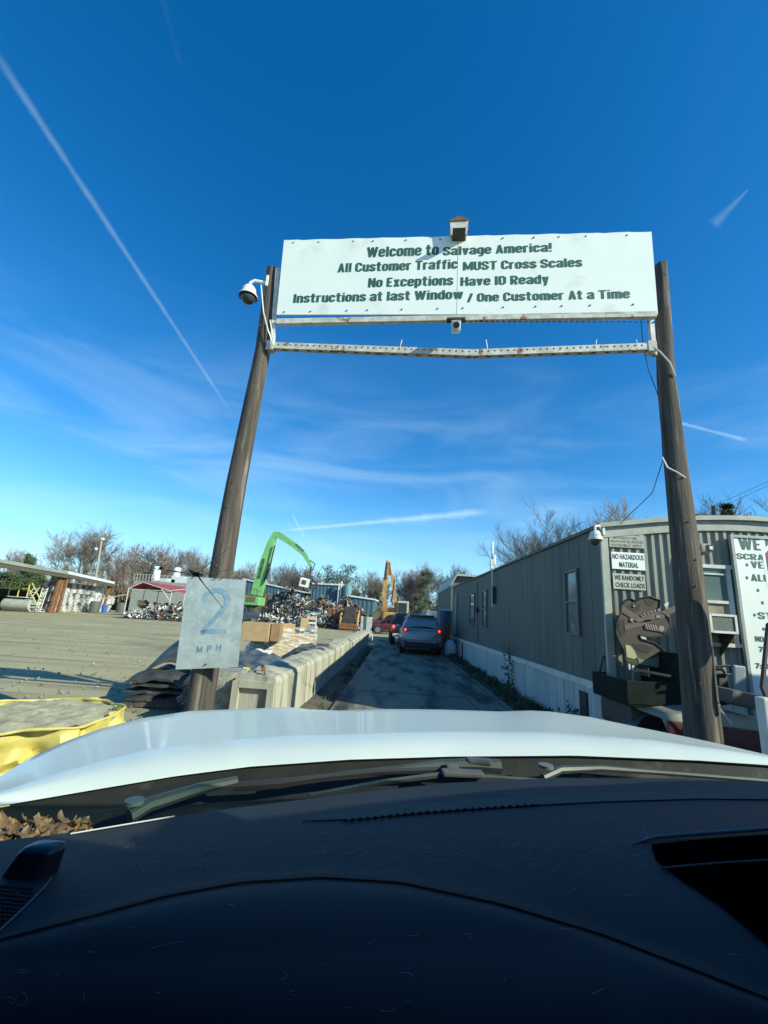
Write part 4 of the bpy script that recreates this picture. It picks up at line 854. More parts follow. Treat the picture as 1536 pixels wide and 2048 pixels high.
def pickup(name, label, loc, rz, paint, cab=True, dx=1.0):
    t = thing(name, label, 'pickup truck', loc, rz)
    P_ = M(paint[0], paint[1], None, 3, .35, .1, coat=.5)
    # local +y = front, centre at rear bumper
    loft([(0.0, .86, .55, 1.10, 1.14, .80), (.04, .93, .5, 1.13, 1.16, .84), (1.9, .95, .45, 1.13, 1.16, .86)], P_, t, 'bed')
    loft([(1.93, .95, .42, 1.14, 1.70, .70), (2.15, .96, .40, 1.13, 1.84, .68), (3.4, .96, .40, 1.12, 1.86, .68), (3.75, .96, .4, 1.11, 1.76, .66), (4.35, .95, .4, 1.12, 1.20, .76), (5.3, .93, .42, 1.06, 1.12, .74), (5.6, .85, .46, .98, 1.02, .66)], P_, t)
    for s_ in (-1, 1):
        for ya_, yb_ in ((2.15, 2.9), (3.0, 3.75)): quadpart('side_window', [(s_ * .935, ya_, 1.17), (s_ * .935, yb_ + (.25 if yb_ > 3.5 else 0), 1.15), (s_ * .72, yb_ - .05, 1.74), (s_ * .72, ya_ + .05, 1.76)], dglass, t)
        for yy in (1.05, 4.65): wheel(t, s_ * .86, yy, .39, .26)
        m = MB(); m.bbox((s_ * .86, .0, .98), (.14, .08, .34), .02); m.build('taillight', M('tail_red', (.25, .01, .01)), t)
        m = MB(); m.bbox((s_ * .66, 5.55, .84), (.36, .12, .18), .04); m.build('headlight', M('headlamp', (.6, .62, .62), None, 3, .15), t, smooth=True)
        m = MB(); m.bbox((s_ * 1.08, 3.85, 1.25), (.22, .12, .22), .03); m.build('mirror', dark, t)
    quadpart('windshield', [(-.80, 4.30, 1.20), (.80, 4.30, 1.20), (.62, 3.82, 1.76), (-.62, 3.82, 1.76)], dglass, t)
    m = MB(); m.bbox((0, 5.6, .84), (.9, .08, .2), .02); m.build('grille', dark, t); m = MB(); m.bbox((0, 5.66, .58), (1.8, .16, .2), .04); m.build('front_bumper', galv if paint[1][0] > .2 else P_, t, smooth=True)
    m = MB(); m.bbox((0, -.06, .58), (1.8, .12, .18), .04); m.build('rear_bumper', galv, t, smooth=True)
    return t
g = G(785, 1292)
pk = pickup('pickup_truck', 'dark pickup truck with a lit red tail lamp queued ahead of the silver SUV', (.80, 25.6, .02), R_(2), ('dark_blue_paint', (.02, .03, .045)))
m = MB(); m.ball((-.86, -.06, 1.04), .085, 12, 8, (.9, .4, 1.2)); m.build('lit_lamp', lampm, pk, smooth=True)
g = G(745, 1262)
t = pickup('pickup_truck', 'maroon pickup truck parked crosswise beyond the end of the barrier', (PY(738, 1235, 42.5).x + 5.6, 42.5, 0), R_(90), ('maroon_paint', (.13, .018, .035)))
m = MB(); m.box((.965, 3.3, .93), (.012, .28, .10)); m.build('door_decal', signw, t)
g = G(575, 1253)
c_ = G(590, 1251); t = pickup('pickup_truck', 'silver pickup truck parked in front of the scrap pile facing the yard', (c_.x + .6, c_.y + 3.9, 0), R_(172), ('pale_silver_paint', (.42, .46, .50)))
c_ = G(478, 1249); t = pickup('pickup_truck', 'dark blue pickup partly hidden behind the speed plate and brown box', (c_.x + .2, c_.y + 3.0, 0), R_(160), ('navy_paint', (.03, .045, .07)))
# white vehicles far right of lane
c_ = G(874, 1250)
t = pickup('pickup_truck', 'white pickup truck with one bright headlamp standing beyond the SUV by the office end', (c_.x + 1.0, 47.5, 0), R_(165), ('white_truck_paint', (.62, .64, .64)))
t = thing('box_truck', 'pale grey box truck body parked behind the wire fence at the end of the lane', 'truck', (6.3, 56, 0), R_(-78))
m = MB(); m.bbox((0, 0, 1.7), (2.3, 5.5, 2.0), .05); m.build('cargo_box', M('pale_box', (.5, .52, .52)), t); m = MB(); m.bbox((0, 3.6, 1.3), (2.1, 1.5, 1.6), .15); m.build('cab', M('pale_box2', (.55, .57, .57)), t, smooth=True)
for s_ in (-1, 1):
    for yy in (-1.6, 3.6): wheel(t, s_ * .95, yy, .42, .28)
quadpart('windshield', [(-.9, 4.34, 1.4), (.9, 4.34, 1.4), (.85, 4.34, 2.0), (-.85, 4.34, 2.0)], dglass, t)

# ------------------------------------------------------------------ cabinet, posts at barrier end
p = PY(744, 1260, 26.6); q_ = PY(721, 1216, 26.6)
t = thing('metal_cabinet', 'flat grey metal cabinet standing at the far end of the barrier', 'cabinet', ((p.x + q_.x) / 2, 26.7, 0))
m = MB(); m.bbox((-.17, 0, .85), (.30, .3, 1.35), .02); m.build('door_panel', galv, t); m = MB(); m.bbox((.18, 0, .85), (.36, .28, 1.33), .02); m.build('side_panel', galv, t)
m = MB(); m.tube([Vector((.0, -.2, 0)), Vector((0, -.2, 1.95))], .03, 6); m.tube([Vector((-.35, -.2, 1.5)), Vector((-.35, -.2, 1.75)), Vector((0, -.2, 1.75))], .02, 6); m.build('post', dark, t)
p = PY(733, 1200, 27); wire('pipe', [Vector((-1.28, 25.7, .62)), Vector((-1.22, 25.7, .16)), Vector((-.95, 25.6, .13)), Vector((-.6, 25.3, .1)), Vector((-.5, 25.2, .05))], .035, 'pale bent pipe at the far end of the barrier', trimw, 'pipe')
# right: items by office end
def cone_bag(): pass
m = MB(); m.ball((0, 0, .35), .36, 14, 8, (.8, .8, 1.1), -.9); ob = m.build('white_bag', M('white_bag', (.62, .64, .64), None, 6, .5, bump=.5), smooth=True); ob.location = (2.55, 20.4, .0); tag(ob, 'pale plastic bag on the ground at the far corner of the office', 'bag')
t = thing('oil_drum', 'blue drum with a white lid standing on rusty barrels past the office', 'drum', (2.75, 24.0, 0))
m = MB(); m.tube([Vector((0, 0, 1.3)), Vector((0, 0, 2.1))], .35, 16); m.build('drum_body', M('drum_blue', (.03, .09, .16)), t, smooth=True); m = MB(); m.tube([Vector((0, 0, 2.1)), Vector((0, 0, 2.16))], [.36, .2], 16); m.build('lid', trimw, t, smooth=True); m = MB(); m.tube([Vector((0, 0, 0)), Vector((0, 0, 1.3))], .33, 16); m.build('stand', rust, t, smooth=True)
# wire fence at end
t = thing('wire_fence', 'low wire fence with thin dark posts at the end of the lane', 'fence', (2.0, 49, 0))
m = MB()
for k in range(9): m.tube([Vector((k * 1.3, 0, 0)), Vector((k * 1.3, 0, 1.9))], .04, 5)
m.build('post', dark, t); m = MB()
for z in (.4, .9, 1.4, 1.85): m.tube([Vector((0, 0, z)), Vector((10.4, 0, z))], .018, 4)
m.build('rail', galv, t)

# ------------------------------------------------------------------ utility carts in front of the office
def P5(px, py, y): return PY(px, py, y)
by = 5.55
a = P5(1247, 1352, by); b = P5(1362, 1395, by)
t = thing('utility_cart', 'dark green utility cart with a cargo bed and rail left of the brown pole', 'cart', ((a.x + b.x) / 2, by + .45, 0))
w_ = b.x - a.x; dg_ = M('dark_green_plastic', (.010, .016, .013), (.015, .022, .018), 4, .8, spec=.1)
m = MB(); m.bbox((0, -.05, .74), (w_, .9, .05), .01)
for s_ in (-1, 1): m.bbox((0, s_ * .44 - .05, .87), (w_, .04, .26), .01); m.bbox((s_ * (w_ / 2 - .02), -.05, .87), (.04, .84, .255), .01)
m.build('cargo_bed', dg_, t)
m = MB(); zr = 1.12
m.tube([Vector((-w_ / 2 + .1, -.45, .98)), Vector((-w_ / 2 + .1, -.45, zr - .04)), Vector((-w_ / 2 + .16, -.45, zr)), Vector((w_ / 2 - .1, -.45, zr - .05))], .018, 6); m.tube([Vector((-w_ / 2 + .1, .4, .98)), Vector((-w_ / 2 + .16, .4, zr + .08)), Vector((w_ / 2, .4, zr + .05))], .018, 6); m.build('rail', black, t, smooth=True)
m = MB(); m.bbox((.05, .0, .55), (w_ * .9, .8, .3), .05); m.build('chassis', dark, t)
m = MB(); rows = [[Vector((w_ * .12 + .34 * math.cos(a_ * math.pi / 10), y_, .42 + .26 * math.sin(a_ * math.pi / 10))) for a_ in range(11)] for y_ in (-.5, -.2)]; m.grid(rows); fd = m.build('fender', M('blue_fender', (.03, .05, .075), None, 4, .5), t, smooth=True); fd.modifiers.new('s', 'SOLIDIFY').thickness = .02
for xx in (w_ * .12,): 
    for yy in (-.42, .42):
        m = MB(); m.tube([Vector((xx, yy - .1, .26)), Vector((xx, yy + .1, .26))], .26, 20); wh = m.build('wheel', tyre, t, smooth=True); m = MB(); m.tube([Vector((xx, yy - .11, .26)), Vector((xx, yy + .11, .26))], .12, 14); m.build('rim', galv, wh)
m = MB(); m.bbox((w_ / 2 + .1, -.1, 1.08), (.10, .7, .52), .03, (0, .12, 0)); m.build('seat_back', dg_, t, smooth=True)
m = MB(); m.bbox((w_ / 2 + .13, -.47, .95), (.075, .05, .8), .015, (0, R_(4), 0)); m.build('grey_panel', M('grey_cart_panel', (.22, .25, .27), None, 5, .5), t)
# second cart (golf cart)
by = 5.0
g0 = P5(1400, 1450, by)
cn = thing('shade_container', 'added rust red container, out of view on the right, that shades the carts', 'container', (8.0, 1.7, 0))  # added out of view so its shadow falls on the carts
m = MB(); m.bbox((0, 0, 1.5), (2.4, 6.0, 2.9), .03); m.build('shell', rust, cn)
m = MB()
for k in range(24): m.box((-1.215, -2.8 + k * .24, 1.5), (.04, .1, 2.5)); m.box((1.215, -2.8 + k * .24, 1.5), (.04, .1, 2.5))
m.build('corrugation', rust, cn)
t = thing('golf_cart', 'old golf cart with black seat and red trimmed tan body right of the brown pole', 'cart', (P5(1455, 1440, by).x, by + .35, 0))
bx = t.location.x
def lc(px, py, y): p = P5(px, py, y); return Vector((p.x - bx, y - by - .35, p.z))
m = MB(); s0 = lc(1400, 1340, 5.3); s1 = lc(1468, 1400, 5.3)
m.bbox((s0 + s1) / 2 + Vector((0, .1, -.02)), (s1.x - s0.x, .16, s0.z - s1.z + .12), .09); m.build('seat_back', black, t, smooth=True)
m = MB(); h0 = lc(1398, 1343, 5.3); h1 = lc(1462, 1341, 5.3); m.tube([h0 + up * .0, h0 + up * .05, h1 + up * .05, h1 + up * .01, h1 - up * .04, h0 - up * .05], .014, 6); m.build('grab_bar', black, t, smooth=True)
c1_ = lc(1455, 1440, 5.0)
m = MB(); rows = []
for k in range(8):
    f = k / 7; rows.append([Vector((-.62 + 1.25 * f, -.35 + .1 * j, .70 + .08 * math.sin(f * 3.14) - .10 * f * 0 + (-.12 if j in (0,) else 0))) for j in range(9)])
m.grid(rows); bd = m.build('body_cowl', M('tan_cowl', (.30, .28, .22), (.22, .2, .16), 5, .6), t, smooth=True); bd.modifiers.new('s', 'SOLIDIFY').thickness = .03
m = MB(); m.bbox((0.0, -.34, .54), (1.25, .05, .2), .02, (0, .06, 0)); m.build('red_panel', M('dull_red', (.10, .02, .018), None, 4, .5), t, smooth=True)
m = MB(); m.bbox((0, 0, .4), (1.3, .7, .2), .04); m.build('chassis', dark, t)
for xx in (-.3, .42):
    m = MB(); m.tube([Vector((xx, -.38, .22)), Vector((xx, -.2, .22))], .22, 20); wh = m.build('wheel', tyre, t, smooth=True); m = MB(); m.tube([Vector((xx, -.39, .22)), Vector((xx, -.3, .22))], .11, 14); m.build('rim', trimw, wh)
m = MB(); q0 = lc(1464, 1330, 5.2); q1 = lc(1495, 1410, 5.2); m.bbox((q0 + q1) / 2, (.13, .04, (q0.z - q1.z)), .015, (0, R_(4), 0)); m.build('windscreen_panel', M('grey_blue_panel', (.24, .29, .33), None, 5, .5), t)
m = MB(); m.tube([lc(1425, 1400, 4.8), lc(1465, 1450, 4.8)], .01, 5); m.build('strut', galv, t)
bx2 = P5(1520, 1395, 4.7); m = MB(); m.bbox((0, 0, 0), (.42, .5, .16), .06, (0, .15, 0)); ob = m.build('cart_seat', M('worn_brown_seat', (.10, .085, .07), None, 5, .6), smooth=True); ob.location = (bx2.x + .12, 5.2, .93); tag(ob, 'worn dark brown seat cushion resting by the right edge beneath the price board', 'seat')
# clutter around carts
m = MB(); m.box((0, 0, .2), (.12, .02, .4), (0, .1, 0)); m.box((-.08, 0, .37), (.1, .022, .06)); ob = m.build('bent_plate', galv); ob.location = (P5(1430, 1480, 4.6).x, 4.6, P5(1430, 1490, 4.6).z - .02); tag(ob, 'small bent grey plate on the ground right of the brown pole', 'metal plate')
# ------------------------------------------------------------------ far yard, left
SHA, SHB = Vector((-33.2, 36.2, 0)), Vector((-37.3, 55.5, 0)); sdv = (SHB - SHA).normalized(); sn = Vector((-sdv.y, sdv.x, 0)); 
if sn.x > 0: sn = -sn          # away from the yard
def sh(s, back, z=0): return SHA + sdv * s + sn * back + up * z
def shed(s0, s1, z, depth, roofm, label, posts, overs=.0):
    t = thing('open_shed', label, 'shed', sh(s0, 0), 0); o_ = sh(s0, 0)
    m = MB(); a = [sh(s0, -1.0, z[0]), sh(s1, -1.0, z[1]), sh(s1, depth, z[1] + .5), sh(s0, depth, z[0] + .5)]; 
    m.add([p - o_ for p in a] + [p - o_ - up * .28 for p in a], [(0, 1, 2, 3), (7, 6, 5, 4), (0, 4, 5, 1), (1, 5, 6, 2), (2, 6, 7, 3), (3, 7, 4, 0)]); m.build('roof', roofm, t)
    m = MB(); a = [sh(s0, -.9, z[0] - .3), sh(s1, -.9, z[1] - .3)]; m.tube([a[0] - o_ - up * .2, a[1] - o_ - up * .2], .2, 4); m.build('beam', M('shed_beam', (.10, .085, .07)), t)
    for (s, dp, lean) in posts:
        m = MB(); p0 = sh(s, dp); m.tube([p0 - o_, p0 - o_ + up * (z[1] - .45) + sdv * lean], .17, 4); m.build('post', rust, t)
    m = MB(); a = [sh(s0, depth - .1, 0), sh(s1, depth - .1, 0)]; m.add([a[0] - o_, a[1] - o_, a[1] - o_ + up * 2.0, a[0] - o_ + up * 2.0], [(0, 1, 2, 3)]); m.build('back_wall', dark, t)
    return t
shed(-14, 7.4, (4.25, 4.1), 8, M('grey_roof', (.28, .31, .27), None, 1, .6), 'grey roofed open shed at the far left of the yard', [(6.5, -.6, .5), (7.0, -.6, .5), (-3, -.6, 0), (-3, 7, 0)])
shed(7.6, 19.0, (4.15, 3.85), 7, roofw, 'white roofed open shed on brown posts over the scrap bales', [(7.7, -.7, .35), (18.2, -.6, .6), (18.4, 6.8, 0)])
BG = 'bales of crushed metal stacked in the white roofed shed'
balem = [M('bale_a', (.62, .62, .60), (.09, .085, .08), 1.1, .5, .25, bump=.9, lo=.42, hi=.6, c3=(.22, .12, .10), s3=5), M('bale_b', (.5, .52, .5), (.07, .075, .07), 1.4, .5, .25, bump=.9, lo=.42, hi=.58, c3=(.12, .18, .16), s3=4), M('bale_c', (.72, .72, .70), (.25, .25, .24), 1.5, .5, .2, bump=.9, lo=.45, hi=.65, c3=(.1, .1, .1), s3=6)]
def bale_mesh(seed, mt):
    bm = bmesh.new(); bmesh.ops.create_cube(bm, size=1); bmesh.ops.subdivide_edges(bm, edges=bm.edges[:], cuts=7, use_grid_fill=True)
    r = random.Random(seed)
    for v in bm.verts:
        v.co = Vector((v.co.x * 1.15, v.co.y * 1.5, v.co.z * 1.02)); nn_ = noise.noise_vector(v.co * 3.1 + Vector((seed, 0, 0))); v.co += nn_ * .11 + Vector((r.uniform(-.04, .04), r.uniform(-.04, .04), r.uniform(-.03, .03)))
    me = bpy.data.meshes.new('scrap_bale'); bm.to_mesh(me); bm.free(); me.materials.append(mt); return me
bms = [bale_mesh(k, balem[k % 3]) for k in range(6)]
cols = [(8.6, 3, 0), (10.1, 4, 0), (11.6, 3, 0), (13.0, 3, 0), (14.4, 3, 1), (15.8, 3, 1), (17.3, 3, 2), (18.9, 3, 2), (20.6, 2, 2), (22.1, 2, 2)]
hn = ['bottom', 'second', 'third', 'top']
cn = ['first', 'second', 'third', 'fourth', 'fifth', 'sixth', 'seventh', 'eighth', 'ninth', 'last']
look = ['mixed white and dark', 'greenish dark', 'pale white']
for ci_, (s, n, kk) in enumerate(cols):
    for l in range(n):
        me = bms[(kk + 3 * ((ci_ + l) % 2)) % 6]; ob = bpy.data.objects.new('scrap_bale', me); COL.objects.link(ob); p = sh(s + rnd.uniform(-.06, .06), .8 + rnd.uniform(-.15, .15), .52 + 1.0 * l); ob.location = p
        ob.rotation_euler = (0, 0, math.atan2(sdv.y, sdv.x) - math.pi / 2 + rnd.uniform(-.05, .05))
        tag(ob, '%s metal bale, %s of the %s stack from the left post' % (look[kk], hn[l] if not (l == n - 1) else 'top', cn[ci_]), 'scrap bale', BG)
t = MB(); t.tube([Vector((0, 0, 0)), Vector((0, 0, .92))], .3, 18); ob = t.build('blue_drum', bluep, smooth=50); p = sh(16.6, -1.4); ob.location = p; tag(ob, 'bright blue plastic drum in front of the scrap bales', 'drum')
for (s, lab) in ((14.2, 'dark grey drum left of the bright blue drum'), (21.8, 'dark drum at the right end of the white bales')):
    t = MB(); t.tube([Vector((0, 0, 0)), Vector((0, 0, 1.0)), Vector((0, 0, 1.3))], [.55, .55, .5], 16); ob = t.build('dark_drum', M('drum_dark', (.09, .10, .09), None, 2, .7), smooth=50); ob.location = sh(s, -1.3); tag(ob, lab, 'drum')
# yellow stair platform, ladders, tank under the grey roof
c_ = PY(27, 1222, 40); t = thing('stair_platform', 'yellow metal steps with handrails under the grey shed roof', 'steps', (c_.x, 40, 0))
m = MB()
for x in (-.9, 0, .9): m.tube([Vector((x, 0, 1.3)), Vector((x, 0, 2.9))], .05, 5)
m.tube([Vector((-.9, 0, 2.9)), Vector((.9, 0, 2.9)), Vector((2.3, 0, 1.1))], .05, 5); m.tube([Vector((-.9, 0, 2.1)), Vector((.9, 0, 2.1)), Vector((2.3, 0, .4))], .05, 5); m.build('handrail', yellow, t)
m = MB(); m.box((0, .4, 1.3), (2, 1, .08)); 
for k in range(6): m.box((1.1 + .22 * k, .4, 1.1 - .2 * k), (.25, .9, .05))
m.build('deck', galv, t)
m = MB(); m.tube([Vector((-1.2, .3, .6)), Vector((1.4, .3, .6))], .55, 14); ob = m.build('horizontal_tank', M('tank_pale', (.4, .42, .4), None, 2, .5), smooth=50); ob.location = (c_.x, 40, 0); tag(ob, 'pale horizontal tank below the yellow steps', 'tank')
c_ = PY(55, 1222, 40.5)
for k, lab in enumerate(('leaning white ladder left of the rusty shed post', 'upright white ladder against the rusty shed post')):
    m = MB(); ln = .9 - k * .75
    for s_ in (-.25, .25): m.tube([Vector((s_ - ln, 0, 0)), Vector((s_ + ln * .4, 0, 2.3))], .04, 4)
    for z in range(7): f = (z + .5) / 7; m.box((-ln + 1.4 * ln * f, 0, 2.3 * f), (.5, .05, .06))
    ob = m.build('ladder', roofw); ob.location = (c_.x + k * 1.1, 40.5, 0); tag(ob, lab, 'ladder')
c_ = PY(-4, 1235, 33)
m = MB(); m.bbox((0, 0, .95), (1.4, 2.2, 1.1), .05); m.bbox((-.2, 0, 1.6), (1.8, 2.3, .12), .02); m.box((.3, -.9, .2), (.1, .1, .5)); m.box((.3, .9, .2), (.1, .1, .5)); ob = m.build('scrap_hopper', dark); ob.location = (c_.x - .4, 30.5, 0); tag(ob, 'dark steel hopper cut off by the left edge of the photo', 'hopper')
# carport
c_ = G(318, 1234); CY = 46.0
def cp(px, py, y=CY): return PY(px, py, y)
t = thing('red_carport', 'open metal carport with a red roof and white frame in the middle of the yard', 'carport', (cp(292, 1232).x, CY, 0)); ox = t.location.x
Lx, Rx = cp(256, 1180).x - ox, cp(345, 1180).x - ox; ze = cp(330, 1180).z; zp = cp(287, 1162).z; xm = cp(287, 1162).x - ox
m = MB(); D_ = 9
m.add([(Lx, 0, ze), (xm, 0, zp), (xm, D_, zp), (Lx, D_, ze), (Rx, 0, ze), (Rx, D_, ze)], [(0, 1, 2, 3), (1, 4, 5, 2)]); rf = m.build('roof', redroof, t); rf.modifiers.new('s', 'SOLIDIFY').thickness = .07
m = MB()
for y in (0, 3, 6, 9):
    for x in (Lx + .05, Rx - .05): m.tube([Vector((x, y, 0)), Vector((x, y, ze))], .05, 4)
    m.tube([Vector((Lx, y, ze - .1)), Vector((xm, y, zp - .12)), Vector((Rx, y, ze - .1))], .05, 4)
m.tube([Vector((Rx, 0, ze - 1.2)), Vector((Rx - 1.2, 0, ze + .1))], .05, 4); m.tube([Vector((Rx, 0, ze)), Vector((Rx + 4.2, 0, ze + .65)), Vector((Rx + 4.2, 0, 0))], .07, 4); m.tube([Vector((Rx + .1, 0, .7)), Vector((Rx + 3.0, 0, ze + .4))], .05, 4); m.tube([Vector((Lx, 0, ze - .1)), Vector((Rx, 0, ze - .1))], .04, 4); m.tube([Vector((Lx, -.2, ze * .75)), Vector((Lx - 2.5, -.2, ze * .55))], .05, 4)
m.build('frame', trimw, t)
m = MB()
for k in range(40): m.box((rnd.uniform(Lx + .4, Rx + 3.6), rnd.uniform(1, 8), rnd.uniform(.2, 1.4)), (rnd.uniform(.3, 1.6), rnd.uniform(.3, 1.2), rnd.uniform(.2, .9)), (rnd.uniform(-.3, .3), rnd.uniform(-.3, .3), rnd.random() * 3))
ob = m.build('carport_junk', [M('junk_dark', (.06, .05, .045), (.16, .13, .11), .8, .8)]); ob.location = (ox, CY, 0); tag(ob, 'dark clutter of machinery stored beneath the red carport', 'junk', kind='stuff')

# scrap piles
scm = [M('scrap_pale', (.60, .60, .57), (.42, .42, .4), .6, .5, .2), M('scrap_grey', (.24, .25, .25), (.14, .14, .14), .6, .6, .3), M('scrap_dark', (.06, .058, .055), (.03, .03, .03), .6, .8), M('scrap_rust', (.27, .13, .065), (.15, .08, .05), .6, .9), M('scrap_white', (.72, .73, .72), None, .6, .5)]
def scrap(name, label, cx, cy, rx, ry, h, n, wts, seed, smax=1.0, cat='scrap pile', core=2):
    r = random.Random(seed); m = MB(); m.mi = core
    rows = []
    def H(x, y):
        q = (x / rx) ** 2 + (y / ry) ** 2; return max(0, h * (1 - q) * (.85 + .55 * noise.noise(Vector((x * .5, y * .5, seed)))))
    m.grid([[Vector((x := -rx + 2 * rx * i / 16, y := -ry + 2 * ry * j / 16, H(x, y) * .9)) for i in range(17)] for j in range(17)])
    for k in range(n):
        a = r.random() * 6.28; q = math.sqrt(r.random()); x, y = math.cos(a) * rx * q, math.sin(a) * ry * q; z = H(x, y) + r.uniform(-.1, .25); m.mi = r.choices(range(5), wts)[0]
        tp_ = r.random(); e = (r.gauss(0, .6), r.gauss(0, .6), r.random() * 6.28)
        if tp_ < .35: m.box((x, y, z), (r.uniform(.5, 2.4) * smax, r.uniform(.05, .14) * smax, r.uniform(.04, .14) * smax), e)
        elif tp_ < .85:
            Rm = Euler(e).to_matrix(); sx, sy = r.uniform(.2, .9) * smax, r.uniform(.15, .6) * smax; c_ = Vector((x, y, z)); bend = r.uniform(-.3, .3) * smax
            P_ = [[c_ + Rm @ Vector((sx * (i - 1), sy * (j - .5), bend * abs(i - 1) + r.uniform(-.07, .07))) for i in range(3)] for j in range(2)]; m.grid(P_)
        else:
            Rm = Euler(e).to_matrix(); c_ = Vector((x, y, z)); d = Rm @ Vector((r.uniform(.3, .9) * smax, 0, 0)); m.tube([c_ - d, c_ + d], r.uniform(.06, .22) * smax, 7)
    ob = m.build(name, scm); ob.location = (cx, cy, 0); return tag(ob, label, cat, kind='stuff')
def at(px, y): return PY(px, 1200, y).x
scrap('scrap_pile', 'tall grey heap of mixed scrap metal beneath the green crane', at(588, 52), 52.5, 4.6, 4.0, 3.9, 2600, (4, 7, 7, 3, 1.3), 1, .62)
scrap('scrap_pile', 'broad heap of whitish scrap metal in front of the blue building', at(655, 55), 55.5, 4.6, 3.6, 3.1, 2000, (6, 6, 6, 3, 2), 2, .68)
scrap('scrap_pile', 'dark lump of scrap right of the whitish heap', at(688, 55), 56, 2.2, 2, 3.6, 420, (1, 2, 8, 2, .3), 3, .6)
scrap('scrap_pile', 'rust coloured heap of iron scrap near the lane end', at(708, 50), 50, 2.9, 2.4, 2.5, 420, (.5, 1, 2, 8, .3), 4, .8, core=3)
scrap('scrap_pile', 'low scatter of pale scrap in front of the red carport', at(330, 42), 43.0, 4.2, 2.2, 1.3, 650, (4, 4, 3, 3.5, 2.5), 5, .48)
scrap('scrap_pile', 'low mixed scatter of metal before the whitish heap and rusty bin', at(640, 48), 48.3, 5.5, 1.5, 1.1, 700, (5, 5, 6, 4, 2), 16, .5)
scrap('scrap_pile', 'low dark litter of scrap at the foot of the green crane', at(520, 47), 47.5, 3.2, 1.6, .9, 260, (3, 2, 4, 1, 5), 6, .5)
m = MB(); rows = []
for i in range(9): rows.append([Vector(((j - 4) * .5, (i - 4) * .2, .28 + .1 * math.sin(j * 1.3 + i) - .03 * (j - 4) ** 2 * .3)) for j in range(9)])
m.grid(rows); ob = m.build('white_sheet', roofw, smooth=True); ob.modifiers.new('s', 'SOLIDIFY').thickness = .05; p = G(300, 1234); ob.location = (p.x, p.y, .45); tag(ob, 'large crumpled white sheet lying on the scatter before the red carport', 'sheet')
# rusty box, loader, appliance, barricade
c_ = PY(675, 1247, 49); t = thing('rusty_bin', 'rusty open top steel bin before the whitish scrap heap', 'bin', (c_.x, 49, 0)); m = MB(); m.bbox((0, 0, 1.1), (2.0, 1.8, 2.1), .05); m.build('bin_body', rust, t); m = MB()
for k in range(5): m.box((-.9 + .45 * k, -.93, 1.1), (.08, .05, 2.0))
m.build('rib', rust, t)
c_ = PY(699, 1250, 47); t = thing('skid_loader', 'small dark loader with tan arms parked by the rusty bin', 'loader', (c_.x, 47, 0))
m = MB(); m.bbox((0, 0, 1.0), (1.5, 1.8, 1.2), .1); m.bbox((0, .2, 1.9), (1.3, 1.2, .9), .1); m.build('body', dark, t); m = MB(); m.tube([Vector((.85, .9, 2.0)), Vector((.9, -.6, 1.6)), Vector((.9, -1.2, .5))], .11, 5); m.tube([Vector((-.85, .9, 2.0)), Vector((-.9, -.6, 1.6)), Vector((-.9, -1.2, .5))], .11, 5); m.build('lift_arm', orange, t)
m = MB(); m.bbox((0, -1.35, .4), (1.9, .35, .6), .06); m.build('bucket', rust, t)
for x in (-.75, .75):
    for y in (-.5, .7): wheel(t, x, y, .38, .28)
c_ = G(655, 1252); t = thing('barricade', 'white folding barricade with striped board in front of the scrap', 'barricade', (c_.x, 46, 0)); m = MB()
for x in (-.45, .45): m.box((x, 0, .6), (.09, .05, 1.25)); m.box((x, .25, .6), (.08, .05, 1.25), (.3, 0, 0))
m.build('leg', roofw, t); m = MB(); m.box((0, -.04, 1.0), (1.0, .03, .32)); m.box((0, -.04, .5), (1.0, .03, .22)); m.build('board', roofw, t); m = MB()
for k in range(4): m.box((-.36 + .24 * k, -.06, 1.0), (.07, .01, .33), (0, .6, 0))
m.build('stripe', M('barricade_orange', (.7, .2, .04)), t)
c_ = G(622, 1251); t = thing('dumpster', 'pale blue grey dumpster right of the silver pickup', 'dumpster', (c_.x, 50, 0), .1); m = MB(); m.prism([(-1.7, .25), (1.6, .1), (1.9, 1.55), (-1.5, 1.7)], (0, 0, 0), Xa, up, Ya, 1.8); m.build('container', M('pale_blue_bin', (.36, .43, .44), (.28, .34, .35), 1, .6), t); m = MB(); m.box((.2, .9, 1.68), (3.5, 1.85, .08), (0, .04, 0)); m.build('lid', M('bin_lid', (.18, .27, .27)), t)

# green material handler
HY = 50.0
def hp(px, py, y=HY): return PY(px, py, y)
b0 = hp(505, 1225); t = thing('material_handler', 'bright green crane with a long bent boom and grab over the scrap pile', 'crane', (b0.x, HY, 0)); ob_ = b0.x
def hl(px, py, dy=0): p = hp(px, py, HY); return Vector((p.x - ob_, dy, p.z))
m = MB(); a = hl(478, 1192); b = hl(523, 1212); m.bbox(((a.x + b.x) / 2, 0, (a.z + b.z) / 2), (b.x - a.x, 2.4, a.z - b.z), .1); m.build('house', hgreen, t)
m = MB(); a2 = hl(500, 1193); b2 = hl(517, 1204); m.box(((a2.x + b2.x) / 2, -1.22, (a2.z + b2.z) / 2 - .05), (b2.x - a2.x, .05, a2.z - b2.z)); m.build('grille', M('grille_brown', (.16, .12, .06)), t)
m = MB(); m.tube([hl(480, 1178, -1.1), hl(520, 1180, -1.1)], .035, 4)
for px in (480, 493, 507, 520): m.tube([hl(px, 1179, -1.1), hl(px, 1192, -1.1)], .035, 4)
m.build('handrail', dark, t)
m = MB(); m.bbox((0, 0, .95), (4.2, 2.2, .55), .1); m.tube([Vector((0, 0, 1.2)), Vector((0, 0, b.z + .05))], 1.0, 16); m.build('undercarriage', dark, t)
